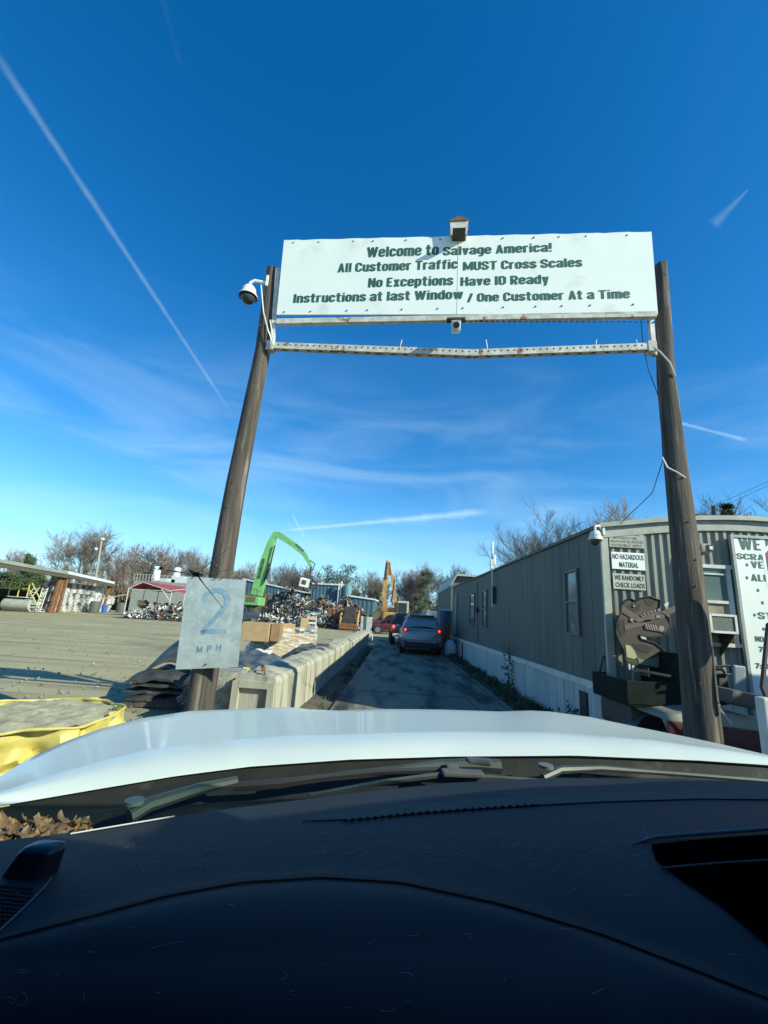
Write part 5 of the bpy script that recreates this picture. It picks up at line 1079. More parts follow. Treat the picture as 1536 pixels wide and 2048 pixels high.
for x in (-1.5, 1.5):
    for y in (-1.2, 1.2):
        m = MB(); m.tube([Vector((x, y - .25, .6)), Vector((x, y + .25, .6))], .6, 18); m.build('wheel', tyre, t, smooth=50)
def beam(mb, pts, ws, th):
    n_ = len(pts); F = []
    for i, p in enumerate(pts):
        d = (pts[min(i + 1, n_ - 1)] - pts[max(i - 1, 0)]).normalized(); nn_ = Vector((-d.z, 0, d.x)) * ws[i] / 2; F.append((p + nn_, p - nn_))
    for y in (-th / 2, th / 2): mb.grid([[f[0] + Vector((0, y, 0)) for f in F], [f[1] + Vector((0, y, 0)) for f in F]])
    for k in (0, 1): mb.grid([[f[k] + Vector((0, -th / 2, 0)) for f in F], [f[k] + Vector((0, th / 2, 0)) for f in F]])
    for i in (0, n_ - 1): mb.quad(F[i][0] + Vector((0, -th / 2, 0)), F[i][1] + Vector((0, -th / 2, 0)), F[i][1] + Vector((0, th / 2, 0)), F[i][0] + Vector((0, th / 2, 0)))
m = MB(); boom_pts = [hl(513, 1190), hl(520, 1165), hl(529, 1128), hl(543, 1085), hl(549, 1070)]; beam(m, boom_pts, [1.25, 1.3, 1.1, .8, .5], .6); m.build('boom', hgreen, t)
m = MB(); beam(m, [hl(546, 1068), hl(556, 1069), hl(585, 1088), hl(610, 1110), hl(622, 1134)], [.45, .72, .66, .5, .3], .42); m.build('stick', hgreen, t)
m = MB(); m.tube([hl(541, 1140, -.5), hl(552, 1092, -.5)], .10, 6); m.tube([hl(535, 1160, -.5), hl(542, 1138, -.5)], .16, 6); m.tube([hl(528, 1170, -.45), hl(541, 1128, -.45)], .07, 5); m.tube([hl(616, 1118), hl(630, 1128), hl(624, 1142)], .07, 5); m.build('hydraulic_cylinder', dark, t)
m = MB(); e = hl(520, 1158); d = (hl(532, 1112) - e).normalized(); nn_ = Vector((-d.z, 0, d.x)); text_mb('SENNEBOGEN', 0, (hl(531, 1118) - e).length, -.1, .34, e - Vector((0, .36, 0)), d, nn_, Vector((0, -1, 0)), .01, .05, m)
e = hl(592, 1090); d = (hl(608, 1104) - e).normalized(); nn_ = Vector((-d.z, 0, d.x)); text_mb('SENNEBOGEN', 0, (hl(608, 1104) - e).length, .0, .2, e - Vector((0, .26, 0)), d, nn_, Vector((0, -1, 0)), .01, .04, m); m.build('lettering', dark, t)
m = MB(); m.tube([hl(622, 1134), hl(620, 1155)], .13, 6); g0 = hl(620, 1157); m.tube([g0 - Vector((.35, 0, 0)), g0 + Vector((.35, 0, 0))], .28, 8)
for k in range(4): a_ = k * 1.57 + .4; dd = Vector((math.cos(a_), math.sin(a_), 0)); m.tube([g0 + dd * .25, g0 + dd * .85 - up * .6, g0 + dd * .5 - up * 1.5], [.14, .16, .04], 5)
m.build('grab', dark, t)
p = hl(611, 1166); m = MB(); m.bbox((0, 0, 0), (1.1, .7, 1.0), .06, (.1, .15, .2)); ob = m.build('washing_machine', roofw); ob.location = Vector((ob_, HY - .6, 0)) + p; tag(ob, 'white appliance clutched in the grab of the green crane', 'appliance')
m = MB(); m.bbox((0, 0, 0), (.5, .05, .5), .04, (.1, .15, .2)); ob2 = m.build('drum_opening', dark, ob); ob2.location = (0, -.36, 0)
# orange excavator
EY = 47.0
def el_(px, py, dy=0): p = PY(px, py, EY); return Vector((p.x - PY(790, 1235, EY).x, dy, p.z))
t = thing('excavator', 'weathered yellow excavator with its boom raised high behind the queue', 'excavator', (PY(790, 1235, EY).x, EY, 0))
m = MB(); beam(m, [el_(771, 1222), el_(768, 1195), el_(772, 1150), el_(775, 1121)], [.42, .46, .42, .3], .4); m.build('boom', orange, t)
m = MB(); beam(m, [el_(792, 1222, .8), el_(790, 1195, .8), el_(785, 1160, .8), el_(778, 1128, .8)], [.34, .38, .32, .2], .3); m.build('stick', orange, t)
m = MB(); beam(m, [el_(779, 1150, .3), el_(779, 1124, .3)], [.3, .2], .25); m.build('linkage', rust, t); m = MB(); m.tube([el_(771, 1160, -.4), el_(774, 1126, -.4)], .12, 6); m.tube([el_(783, 1205, .2), el_(789, 1160, .2)], .08, 6); m.build('hydraulic_cylinder', dark, t)
a = el_(795, 1202); b = el_(816, 1236)
m = MB(); m.bbox(((a.x + b.x) / 2, .2, (a.z + b.z) / 2), (b.x - a.x, 1.5, a.z - b.z), .08); cbm = m.build('cab', M('cab_cream', (.5, .5, .42)), t); m = MB(); m.box(((a.x + b.x) / 2 - .05, -.57, (a.z + b.z) / 2 + .15), ((b.x - a.x) * .75, .03, (a.z - b.z) * .6)); m.build('cab_window', dglass, cbm)
m = MB(); m.bbox((.2, .6, 1.6), (3.0, 2.6, 1.0), .12); m.build('house', orange, t); m = MB()
for s_ in (-1.2, 1.2): m.bbox((s_, .5, .5), (.6, 3.6, .9), .3)
m.build('track', dark, t)
m = MB(); a_ = PY(722, 1248, 50); b_ = PY(757, 1205, 50); c2 = b_ - a_; m.tube([Vector((0, 0, .4)), c2 - up * .4 - Vector((0, 0, .1))], .5, 4); m.tube([c2 * .7 - up * 1.0, Vector((c2.x * .7, 0, 0))], .12, 4); ob = m.build('conveyor', M('conveyor_olive', (.16, .15, .09), None, 1, .8)); ob.location = (a_.x, 52, 0); tag(ob, 'slanting olive conveyor left of the yellow excavator', 'conveyor')

# ------------------------------------------------------------------ blue industrial buildings
def building(label, x0, x1, y, z0_, z1_, depth, extra=None):
    t = thing('blue_warehouse', label, 'warehouse', (x0, y, 0)); w_ = x1 - x0
    m = MB(); 
    k = max(2, int(w_ / .6)); pts = []
    for i in range(k): pts += [(w_ * i / k, 0), (w_ * (i + .5) / k, 0), (w_ * (i + .55) / k, -.07), (w_ * (i + .95) / k, -.07)]
    pts.append((w_, 0)); zf_ = lambda a: z0_ + (z1_ - z0_) * a / w_
    m.grid([[Vector((a, b, 0)) for a, b in pts], [Vector((a, b, zf_(a))) for a, b in pts]])
    m.quad((0, 0, 0), (0, depth, 0), (0, depth, z0_), (0, 0, z0_)); m.quad((w_, 0, 0), (w_, depth, 0), (w_, depth, z1_), (w_, 0, z1_)); m.quad((0, depth, 0), (w_, depth, 0), (w_, depth, z1_), (0, depth, z0_)); m.build('wall', bldblue, t)
    m = MB(); m.add([(-.2, -.25, z0_ + .02), (w_ + .2, -.25, z1_ + .02), (w_ + .2, depth, z1_ + .3), (-.2, depth, z0_ + .3)], [(0, 1, 2, 3)]); rf = m.build('roof', roofw, t); rf.modifiers.new('s', 'SOLIDIFY').thickness = .22
    return t
bx_ = lambda px, py, y: PY(px, py, y)
yb = 82
building('long low blue warehouse partly behind the green crane boom', bx_(488, 1160, yb).x, bx_(610, 1180, yb).x, yb, bx_(488, 1157, yb).z, bx_(610, 1184, yb).z, 25)
yb = 74
tb = building('tall square blue warehouse block rising behind the whitish scrap heap', bx_(624, 1166, yb).x, bx_(687, 1168, yb).x, yb, bx_(624, 1166, yb).z, bx_(687, 1169, yb).z, 14)
t = thing('blue_silo', 'narrow blue silo with rounded top beside the tall blue block', 'silo', (bx_(695, 1180, 73).x, 73, 0)); zt1 = bx_(695, 1167, 73).z
m = MB(); m.tube([Vector((0, 0, 0)), Vector((0, 0, zt1 - .6)), Vector((0, 0, zt1 - .15)), Vector((0, 0, zt1))], [.75, .75, .5, .1], 14); m.build('shell', M('silo_blue', (.12, .22, .28)), t, smooth=50); m = MB(); m.tube([Vector((-1.1, 0, 0)), Vector((-1.1, 0, zt1 + .3))], .16, 6); m.tube([Vector((-1.5, 0, 0)), Vector((-1.5, 0, zt1))], .14, 6); m.build('pipe', trimw, t)
m = MB()
for k in range(4): m.box((1.9, 0, zt1 - 1.6 - k * .8), (2.0, 1.2, .12))
for x in (1.0, 2.8): m.tube([Vector((x, 0, 0)), Vector((x, 0, zt1 - 1.2))], .08, 4)
m.build('platform', dark, t)
yb = 68; building('low blue shed with a white roof edge near the rust heap', bx_(697, 1190, yb).x, bx_(748, 1200, yb).x, yb, bx_(697, 1190, yb).z, bx_(748, 1198, yb).z, 14)
# white tanks / plant behind carport
yb = 66; t = thing('white_plant', 'white industrial plant with two round vents and railings behind the red carport', 'industrial plant', (bx_(340, 1165, yb).x, yb, 0)); xo = t.location.x
def wl(px, py): p = bx_(px, py, yb); return Vector((p.x - xo, 0, p.z))
m = MB(); a = wl(268, 1160); b = wl(425, 1150); m.box(((a.x + b.x) / 2, 3, a.z / 2), (b.x - a.x, 6, a.z)); m.build('base', M('plant_grey', (.32, .33, .30)), t); m = MB(); 
for px, pt in ((309, 1131), (349, 1134)): p = wl(px, pt); m.tube([Vector((p.x, 1, a.z)), Vector((p.x, 1, p.z - .2)), Vector((p.x, 1, p.z))], [.55, .55, .45], 12)
m.bbox((wl(375, 1150).x, 1.2, a.z + .35), (5.2, 2, 1.3), .1); m.bbox((wl(335, 1150).x, 1.2, a.z + .2), (2.6, 2, .7), .1); m.build('vent', roofw, t, smooth=50); m = MB()
for k in range(12): p = wl(268 + 6 * k, 1160); m.tube([Vector((p.x, -.1, a.z)), Vector((p.x, -.1, a.z + .95))], .035, 4)
m.tube([Vector((a.x, -.1, a.z + .95)), Vector((wl(340, 1160).x, -.1, a.z + .95))], .04, 4); m.build('railing', galv, t)
# gabled roof past the office
GX = PY(899, 1165, 25).x + .15
t = thing('gabled_building', 'small building with a ribbed metal gable roof behind the far end of the office', 'building', (GX, 24.6, 0))
m = MB(); zz = PY(935, 1153, 25).z; zl = PY(899, 1170, 25).z
xg = PY(911, 1153, 25).x - GX
m.add([(-.1, 0, 0), (4, 0, 0), (4, 0, zl), (xg, 0, zz), (-.1, 0, zl), (-.1, 8, 0), (4, 8, 0), (4, 8, zl), (xg, 8, zz), (-.1, 8, zl)], [(0, 1, 2, 3, 4), (0, 5, 9, 4), (1, 6, 7, 2), (5, 6, 7, 8, 9)]); m.build('wall', sidem, t)
m = MB(); m.prism([(xg, zz + .05), (4.2, zz + .02), (4.2, zz - .1), (xg, zz - .06)], (0, -.3, 0), Xa, up, Ya, 8.6); m.prism([(xg, zz + .05), (xg, zz - .06), (-.15, zl - .12), (-.15, zl)], (0, -.3, 0), Xa, up, Ya, 8.6); m.build('roof', M('ribbed_roof', (.42, .42, .39), (.34, .34, .3), 3, .5, stretch=(6, .1, 1)), t)

# utility pole
a = G(183, 1224); p0 = PY(183, 1205, 62); p1 = PY(204, 1077, 62); t = thing('utility_pole', 'leaning grey utility pole with a small lamp behind the scrap bales', 'utility pole', (p0.x, 62, 0))
m = MB(); m.tube([Vector((-.3, 0, 0)), p0 - Vector((p0.x, 62, 0)), Vector((p1.x - p0.x, 0, p1.z))], [.2, .18, .12], 8); m.build('pole', M('grey_pole', (.33, .34, .27)), t, smooth=True); m = MB(); m.ball((p1.x - p0.x + .1, 0, p1.z - .1), .32, 10, 6, (1, 1, .7)); m.ball((p1.x - p0.x - .55, 0, p1.z - 1.6 * 1), .22, 8, 5); m.build('lamp_head', roofw, t, smooth=True)
p1 = PY(1427, 1012, 30); t = thing('utility_pole', 'grey utility pole with crossarm behind the office roof right of the brown pole', 'utility pole', (p1.x, 30, 0)); m = MB(); m.tube([Vector((0, 0, 0)), Vector((0, 0, p1.z))], .14, 8); m.build('pole', wood, t); m = MB(); m.box((-.1, 0, p1.z - .7), (2.4, .1, .12)); m.build('crossarm', wood, t)
for i, (ya_, yb2, lab) in enumerate(((1003, 958, 'upper thin power line crossing the sky at the right edge'), (1012, 966, 'lower thin power line crossing the sky at the right edge'))):
    wire('power_line', [PY(1428, ya_ + 8, 30), PY(1480, (ya_ + yb2) / 2 + 8, 29), PY(1560, yb2 - 6, 28), PY(1700, yb2 - 60, 26)], .012, lab, dark, 'cable')
# ------------------------------------------------------------------ trees
def tree_mesh(seed, H_=14, spread=1.0, dens=1.0, low=.28, tw=.022, levels=5, upb=.45):
    r = random.Random(seed); tr_ = MB(); br = MB()
    def grow(p, d, L_, rad, lv):
        n = 4 if lv < 3 else 3; pts = [p.copy()]; rs = [rad]; q = p.copy(); dd = d.copy()
        for i in range(n):
            dd = (dd + Vector((r.gauss(0, 1), r.gauss(0, 1), r.gauss(0, 1))) * (.05 + .025 * lv) + up * upb * .10).normalized(); q = q + dd * L_ / n; pts.append(q.copy()); rs.append(rad * (1 - (i + 1) / n * .55))
        (tr_ if lv <= 1 else br).tube(pts, rs, 6 if lv < 2 else 3, False)
        if lv >= levels: return
        k = {0: 10, 1: 6, 2: 6, 3: 5, 4: 5}.get(lv, 4); k = max(2, int(k * dens + r.random()))
        for i in range(k):
            f = r.uniform(low if lv == 0 else .2, 1.0); idx = min(n - 1, int(f * n)); pp = pts[idx].lerp(pts[idx + 1], f * n - idx)
            an_ = r.uniform(.28, .72) * (1.0 if lv else spread); az = r.random() * 6.283; base = (pts[idx + 1] - pts[idx]).normalized(); o1 = base.orthogonal().normalized(); o2 = base.cross(o1)
            nd_ = (base * math.cos(an_) + (o1 * math.cos(az) + o2 * math.sin(az)) * math.sin(an_) + up * upb * .3).normalized()
            grow(pp, nd_, L_ * (r.uniform(.85, 1.15) if lv == 0 else r.uniform(.5, .74)), max(tw, rs[idx] * .5), lv + 1)
    grow(Vector((0, 0, 0)), Vector((r.uniform(-.05, .05), 0, 1)), H_ * .42, H_ * .019, 0)
    zs = max(v.z for v in tr_.v + br.v); s_ = H_ / zs
    mxx = sum(v.x for v in br.v) / len(br.v); myy = sum(v.y for v in br.v) / len(br.v); mzz = sum(v.z for v in br.v) / len(br.v)
    for mb in (tr_, br):
        for v in mb.v: v.x -= mxx * v.z / mzz; v.y -= myy * v.z / mzz
    for mb in (tr_, br):
        for v in mb.v: v *= s_
    return tr_, br
def make_tree(name, label, seed, loc, H_, mt=twigm, **k):
    t = thing(name, label, 'tree', loc); a, b = tree_mesh(seed, H_, **k); a.build('trunk', bark, t); b.build('crown', mt, t); t['h'] = H_; return t
def topz(px, py, y): return PY(px, py, y).z
def put(px, top, y): return Vector((PY(px, 1200, y).x, y, 0)), topz(px, top, y)
loc, H_ = put(150, 1036, 80)
T1 = make_tree('bare_tree', 'largest bare tree with a wide round crown behind the scrap bales', 11, loc, H_, spread=1.3, dens=.95, low=.12, tw=.02); T1.scale = (1.22, 1.22, 1.0)
loc, H_ = put(1122, 1000, 45)
T2 = make_tree('bare_tree', 'big bare tree with a dense rounded crown rising over the middle of the office roof', 22, loc, H_, spread=1.25, dens=1.08, low=.3, tw=.013); T2.scale = (1.12, 1.12, 1.03)
loc, H_ = put(272, 1072, 76)
T3 = make_tree('bare_tree', 'reddish bare tree just right of the largest bare tree', 33, loc, H_, twigr, spread=1.0, dens=.82, low=.15, tw=.024)
loc, H_ = put(905, 1122, 85)
T4 = make_tree('bare_tree', 'tall bare tree with open branches standing above the far end of the office', 44, loc, H_, spread=1.1, dens=.92, low=.3, tw=.02)
def cop(T, px, top, y, label, rz=None, wx=1.0):
    wx *= 1.0
    loc, h = put(px, top, y); s_ = h / T['h']; return dup(T, loc, rnd.random() * 6 if rz is None else rz, label, (s_ * wx, s_ * wx, s_))
cop(T3, 322, 1085, 78, 'reddish bare tree behind the white plant vents', 1.0, 1.1)
cop(T1, 385, 1088, 82, 'bare tree just left of the left pole', 2.0, 1.1)
cop(T3, 228, 1090, 90, 'thin bare tree between the largest bare tree and the reddish one', 3.0)
cop(T4, 492, 1118, 95, 'bare tree between the left pole and the green boom', 1.1, 1.3)
cop(T1, 572, 1118, 98, 'bare tree framed under the bend of the green boom', .5, 1.1)
cop(T3, 610, 1124, 96, 'brownish bare tree beneath the hanging grab of the green crane', 2.2, 1.2)
cop(T4, 740, 1136, 96, 'bare tree left of the yellow excavator boom', 4.0, 1.2)
cop(T1, 838, 1118, 92, 'bare tree right of the yellow excavator boom', 5.0, 1.0)
cop(T3, 815, 1130, 96, 'thin bare tree directly beside the excavator cab', .8, 1.0)
cop(T4, 935, 1130, 70, 'bare tree half hidden behind the gable roof', 2.6, 1.1)
cop(T4, 1255, 990, 46, 'bare tree rising behind the office corner camera', 3.1, .9)
cop(T4, 1222, 1024, 56, 'thin bare tree between the big crown and the office corner', 1.7, .55)
cop(T2, 1530, 966, 34, 'spreading bare tree at the right edge above the price board', 2.4, 1.2)
cop(T4, 1480, 990, 44, 'thin bare tree between the two evergreens on the right', .3, 1.0)
cop(T3, 20, 1088, 84, 'bare tree above the grey shed roof at the left edge', 2.0, 1.0)
# evergreens
def evergreen(name, label, px, top, y, seed, wid, mt, pine=False, base=.0, n=2600):
    loc, h = put(px, top, y); t = thing(name, label, 'tree', loc); r = random.Random(seed)
    m = MB(); m.tube([Vector((0, 0, 0)), Vector((.1, 0, h * .55)), Vector((0, .1, h * .95))], [h * .022, h * .015, .02], 6); m.build('trunk', bark, t)
    m = MB(); k = 46
    for i in range(k):
        f = r.random(); z = h * (base + (1 - base) * f); ww_ = wid * (1 - f * .85) if not pine else wid * (1 - abs(f - .6) * .9); ww_ *= (.6 + .6 * r.random()); a_ = r.random() * 6.28; q = math.sqrt(r.random()) * ww_
        leaves(m, (math.cos(a_) * q, math.sin(a_) * q, min(z, h * .97)), n // k, ww_ * .42 + .3, .16 if y > 40 else .12, r, (1, 1, .6))
    return m.build('crown', mt, t) and t
evergreen('evergreen_tree', 'dark evergreen tree behind the grey shed roof at far left', 42, 1104, 66, 1, 3.2, leafg, n=3600)
evergreen('evergreen_tree', 'dense green evergreen seen through the open grey shed', 45, 1140, 60, 2, 5.2, leafg, n=7000)
evergreen('evergreen_tree', 'low green evergreen at the left edge behind the shed', 0, 1146, 58, 9, 4.8, leafg, n=5200)
evergreen('pine_tree', 'pine tree with a dark crown above the blue warehouse block', 652, 1132, 92, 3, 3.4, leafp, True, .35)
evergreen('pine_tree', 'second dark pine just right of the silo pipes', 690, 1130, 90, 4, 3.2, leafp, True, .35)
evergreen('pine_tree', 'slim bluish pine behind the far end of the lane', 852, 1142, 84, 5, 2.0, leafp, True, .1)
evergreen('evergreen_shrub', 'round dark evergreen shrub beside the far corner of the office', 888, 1182, 58, 6, 1.9, leafg)
evergreen('evergreen_shrub', 'low dark evergreen shrub behind the excavator cab', 838, 1190, 66, 12, 2.2, leafg)
evergreen('evergreen_tree', 'leafy evergreen tree poking above the office roof behind the brown pole', 1385, 1000, 26, 7, 1.3, leafg, base=.3, n=5200)
evergreen('evergreen_tree', 'round dark evergreen tree above the office roof near the right edge', 1478, 1004, 30, 8, 1.0, leafg, base=.3, n=3800)
# distant wood and brush: one mass
m = MB(); r = random.Random(77)
for k in range(300):
    x = r.uniform(-95, 60); y = r.uniform(98, 125); h = r.uniform(6.5, 11)
    if x > 0: h *= .8
    p = Vector((x, y, 0)); m.tube([p, p + Vector((r.uniform(-.5, .5), 0, h * .95))], [.14, .04], 3, False)
    for j in range(26):
        f = r.uniform(.2, 1); b = p + up * h * f; d = Vector((r.gauss(0, 1), r.gauss(0, .6), r.uniform(.3, 1.4))).normalized() * h * .22 * (1.2 - f * .6); m.tube([b, b + d], [.06, .03], 3, False)
        for q in range(2): c_ = b + d * r.uniform(.3, 1); m.tube([c_, c_ + Vector((r.gauss(0, .5), r.gauss(0, .4), r.uniform(.1, .9)))], [.04, .025], 3, False)
tag(m.build('distant_wood', twigm), 'distant belt of bare trees closing the yard along the horizon', 'woodland', kind='stuff')
m = MB()
for k in range(7500):
    x = r.uniform(-80, 60); y = r.uniform(86, 97)
    if x < -15: y -= 14
    if x > -4 and x < 30: y -= 12
    h = r.uniform(1.2, 3.6) * (1.25 if x < -15 else 1); p = Vector((x, y, 0)); m.tube([p, p + Vector((r.gauss(0, .7), r.gauss(0, .4), h))], [.10, .04], 3, False)
    c_ = p + up * r.uniform(.2, h); a_ = Vector((r.uniform(-1, 1), r.uniform(-1, 1), r.uniform(-1, 1))).normalized() * .3; m.add([c_ - a_, c_ + a_.orthogonal() * .8, c_ + a_], [(0, 1, 2)])
tag(m.build('brush', drygrass), 'brown winter brush beneath the far trees', 'brush', kind='stuff')
m = MB(); rows = [[Vector((-90 + i * 6, 128 + 10 * j, 0 if j == 0 else 4.5 + 2 * noise.noise(Vector((i * .7, j, 0))))) for i in range(30)] for j in range(2)]
m.grid(rows); tag(m.build('far_hill', M('far_bank', (.09, .08, .055), (.06, .06, .04), .3, .95), smooth=True), kind='structure')

# ------------------------------------------------------------------ own car (camera sits inside)
car = thing('own_car', 'white car seen from its own dashboard, hood, wipers and cracked windshield in the foreground', 'car', (0.1, 0, 0))
CO = Vector((.1, 0, 0))
paint = M('white_car_paint', (.60, .65, .62), (.57, .62, .59), 2, .38, 0, coat=.35, c3=(.42, .43, .39), s3=160, lo3=.69, hi3=.74)
def interp(tab, x):
    if x <= tab[0][0]: 
        (a, b), (c_, d) = tab[0], tab[1]; return b + (d - b) * (x - a) / (c_ - a)
    for (a, b), (c_, d) in zip(tab, tab[1:]):
        if x <= c_: return b + (d - b) * (x - a) / (c_ - a)
    (a, b), (c_, d) = tab[-2], tab[-1]; return b + (d - b) * (x - a) / (c_ - a)
rearT = [(-60, 1617), (0, 1608), (200, 1574), (350, 1549), (500, 1530), (700, 1516), (900, 1510), (1150, 1508), (1400, 1518), (1536, 1527), (1600, 1532)]
creaT = [(-60, 1600), (0, 1588), (130, 1551), (300, 1510), (450, 1492), (600, 1480), (760, 1474), (900, 1470), (1100, 1470), (1300, 1482), (1450, 1500), (1536, 1513), (1600, 1522)]
silT = [(-60, 1582), (0, 1552), (60, 1516), (130, 1483), (200, 1458), (280, 1437), (380, 1422), (480, 1418), (560, 1415), (585, 1414), (620, 1419), (680, 1421), (780, 1418), (880, 1419), (1000, 1423), (1030, 1422), (1060, 1421), (1100, 1423), (1180, 1434), (1280, 1455), (1380, 1475), (1450, 1490), (1536, 1510), (1600, 1520)]
yrT = [(-60, 1.0), (0, 1.03), (500, 1.20), (900, 1.28), (1536, 1.32), (1600, 1.32)]
ysT = [(-60, 1.12), (0, 1.22), (130, 1.5), (280, 1.85), (400, 2.0), (580, 2.1), (1000, 2.2), (1180, 2.1), (1380, 1.85), (1536, 1.6), (1600, 1.5)]
pxs = [-60 + 20 * k for k in range(84)]
rows = [[] for _ in range(12)]
for px in pxs:
    yr, ys_ = interp(yrT, px), interp(ysT, px); A = PY(px, interp(rearT, px), yr); Cc = PY(px, interp(silT, px), ys_)
    K = PY(px, interp(creaT, px), yr + (ys_ - yr) * .11)
    rows[0].append(A - up * .008 + Vector((0, .012, 0))); rows[1].append(A - up * .004 + Vector((0, .001, 0))); rows[2].append(A + Vector((0, .008, .0005)))
    rows[3].append(A.lerp(K, .5) + up * .002); rows[4].append(K); rows[5].append(K.lerp(Cc, .12) + up * -.001)
    rows[6].append(K.lerp(Cc, .5) - up * .004); rows[7].append(K.lerp(Cc, .85) - up * .001); rows[8].append(Cc)
    dd = Vector((Cc.x * .02, .12, -.03)); rows[9].append(Cc + dd); rows[10].append(Cc + dd * 1.6 - up * .08); rows[11].append(Cc + dd * 1.7 - up * .6)
m = MB(); m.grid([[p - CO for p in rw_] for rw_ in rows]); m.build('hood', paint, car, smooth=70)
# fenders / body sides and bumper so the car is whole
m = MB(); m.bbox((-.98, 1.0, .62), (.12, 2.0, .62), .05); m.bbox((1.28, .9, .62), (.12, 2.0, .7), .05); m.bbox((.15, 2.15, .55), (2.0, .3, .5), .1)
m.bbox((-.99, -1.3, .72), (.12, 2.4, .9), .05); m.bbox((1.28, -1.3, .72), (.12, 2.4, .9), .05); m.build('body_side', paint, car, smooth=True)
for x in (-.9, 1.1): wheel(car, x, 1.35, .36, .24)
# cowl under wipers
dashT = [(-120, 1704), (0, 1682), (150, 1664), (300, 1642), (450, 1618), (600, 1600), (750, 1581), (900, 1566), (1100, 1556), (1300, 1556), (1536, 1564), (1680, 1572)]
ydT = [(-120, .70), (0, .76), (300, .86), (600, .97), (900, 1.08), (1200, 1.17), (1536, 1.2), (1680, 1.2)]
def dashp(px): return PY(px, interp(dashT, px), interp(ydT, px))
def rearp(px): return PY(px, interp(rearT, px), interp(yrT, px))
m = MB(); rows = [[], [], [], [], []]
for k in range(42):
    px = -60 + 40 * k; px = min(px, 1600); A, D_ = rearp(px), dashp(px)
    rows[0].append(A - up * .010 + Vector((0, .012, 0))); rows[1].append(A.lerp(D_, .15) - up * .055); rows[2].append(A.lerp(D_, .45) - up * .062); rows[3].append(A.lerp(D_, .7) - up * .05); rows[4].append(D_ - up * .012 + Vector((0, .01, 0)))
cowlm = M('cowl_plastic', (.012, .0145, .0145), (.02, .022, .021), 8, .7, spec=.2, bump=.15, bscale=60, c3=(.05, .05, .045), s3=9, lo3=.6, hi3=.7)
m.grid([[p - CO for p in rw_] for rw_ in rows]); m.build('cowl_panel', cowlm, car, smooth=True)
# wipers
wgm = M('wiper_grey', (.05, .064, .064), (.034, .042, .042), 12, .5)
def cw(px, f, dz=0.0): A, D_ = rearp(px), dashp(px); return A.lerp(D_, f) - CO + up * (dz - .045)
w1 = MB(); w1.tube([cw(262, .62, .025), cw(300, .55, .035), cw(400, .42, .04), cw(475, .36, .042)], [.015, .014, .012, .009], 8); wo = w1.build('wiper_arm', wgm, car, smooth=True)
m = MB(); m.tube([cw(268, .60, .045), cw(268, .60, .052)], .018, 14); m.build('pivot_cap', M('pivot_cap', (.12, .14, .14)), wo, smooth=True)
m = MB(); m.tube([cw(470, .36, .03), cw(560, .40, .03), cw(640, .40, .035), cw(760, .35, .035), cw(890, .40, .035)], [.010, .011, .008, .007, .008], 6); m.build('wiper_blade', black, wo, smooth=True)
w1 = MB(); w1.tube([cw(1000, .34, .036), cw(960, .33, .04), cw(880, .32, .042), cw(800, .33, .036), cw(700, .30, .03), cw(560, .28, .02)], [.017, .016, .013, .010, .008, .006], 8); wo = w1.build('wiper_arm', wgm, car, smooth=True)
m = MB(); m.bbox(cw(925, .62, .04), (.10, .03, .012), .004, (0, 0, .1)); m.bbox(cw(905, .5, .04), (.03, .03, .022), .004); m.bbox(cw(958, .36, .05), (.06, .022, .014), .005); m.build('wiper_clip', M('clip_dark', (.06, .065, .065), (.1, .1, .1), 12, .4), wo)
m = MB(); m.tube([cw(620, .75, .03), cw(760, .66, .034), cw(880, .58, .036), cw(990, .66, .03), cw(1130, .72, .02)], [.004, .006, .007, .006, .004], 6); m.build('wiper_blade', wgm, wo, smooth=True)
m = MB(); m.tube([cw(1085, .55, .02), cw(1120, .42, .03), cw(1200, .32, .03), cw(1350, .36, .025), cw(1536, .5, .025)], [.009, .010, .008, .006, .006], 8); wo = m.build('wiper_arm', wgm, car, smooth=True)
m = MB(); m.tube([cw(1092, .5, .04), cw(1092, .5, .047)], .018, 14); m.build('pivot_cap', M('pivot_cap', (.12, .14, .14)), wo, smooth=True)
m = MB(); m.tube([cw(700, .93, .036), cw(900, .90, .036), cw(1100, .88, .036), cw(1300, .88, .036), cw(1500, .9, .036)], .0025, 5); m.build('glass_seal', M('bright_seal', (.6, .62, .6), None, 5, .15, .8), car, smooth=True)
# leaves in the left cowl corner
m = MB(); r = random.Random(3); c0 = cw(90, .55, .02)
for k in range(280):
    px = r.uniform(-30, 185); c_ = cw(px, r.uniform(.3, .9), r.uniform(-.01, .022) * (1 - max(0, px - 60) / 200)); a_ = r.random() * 6.28; s_ = r.uniform(.006, .015); e = Euler((r.uniform(-.45, .45), r.uniform(-.3, .3), a_)).to_matrix(); cv = r.uniform(-1, 1)
    P_ = [[c_ + e @ Vector((s_ * (i - 4) * .45, s_ * (j - 2) * .35 * math.sqrt(max(0, 1 - ((i - 4) / 4.2) ** 2)), s_ * (cv * ((i - 4) * .28) ** 2 + .5 * ((j - 2) * .4) ** 2 + .12 * math.sin(i * 1.7 + k)))) for i in range(9)] for j in range(5)]; m.grid(P_)
ob = m.build('dry_leaves', M('dry_leaf', (.42, .20, .09), (.22, .11, .06), 14, .5, c3=(.55, .38, .22), s3=9), smooth=True); ob.location = CO; tag(ob, 'crumpled brown dry leaves gathered at the left foot of the windshield', 'leaves', kind='stuff')

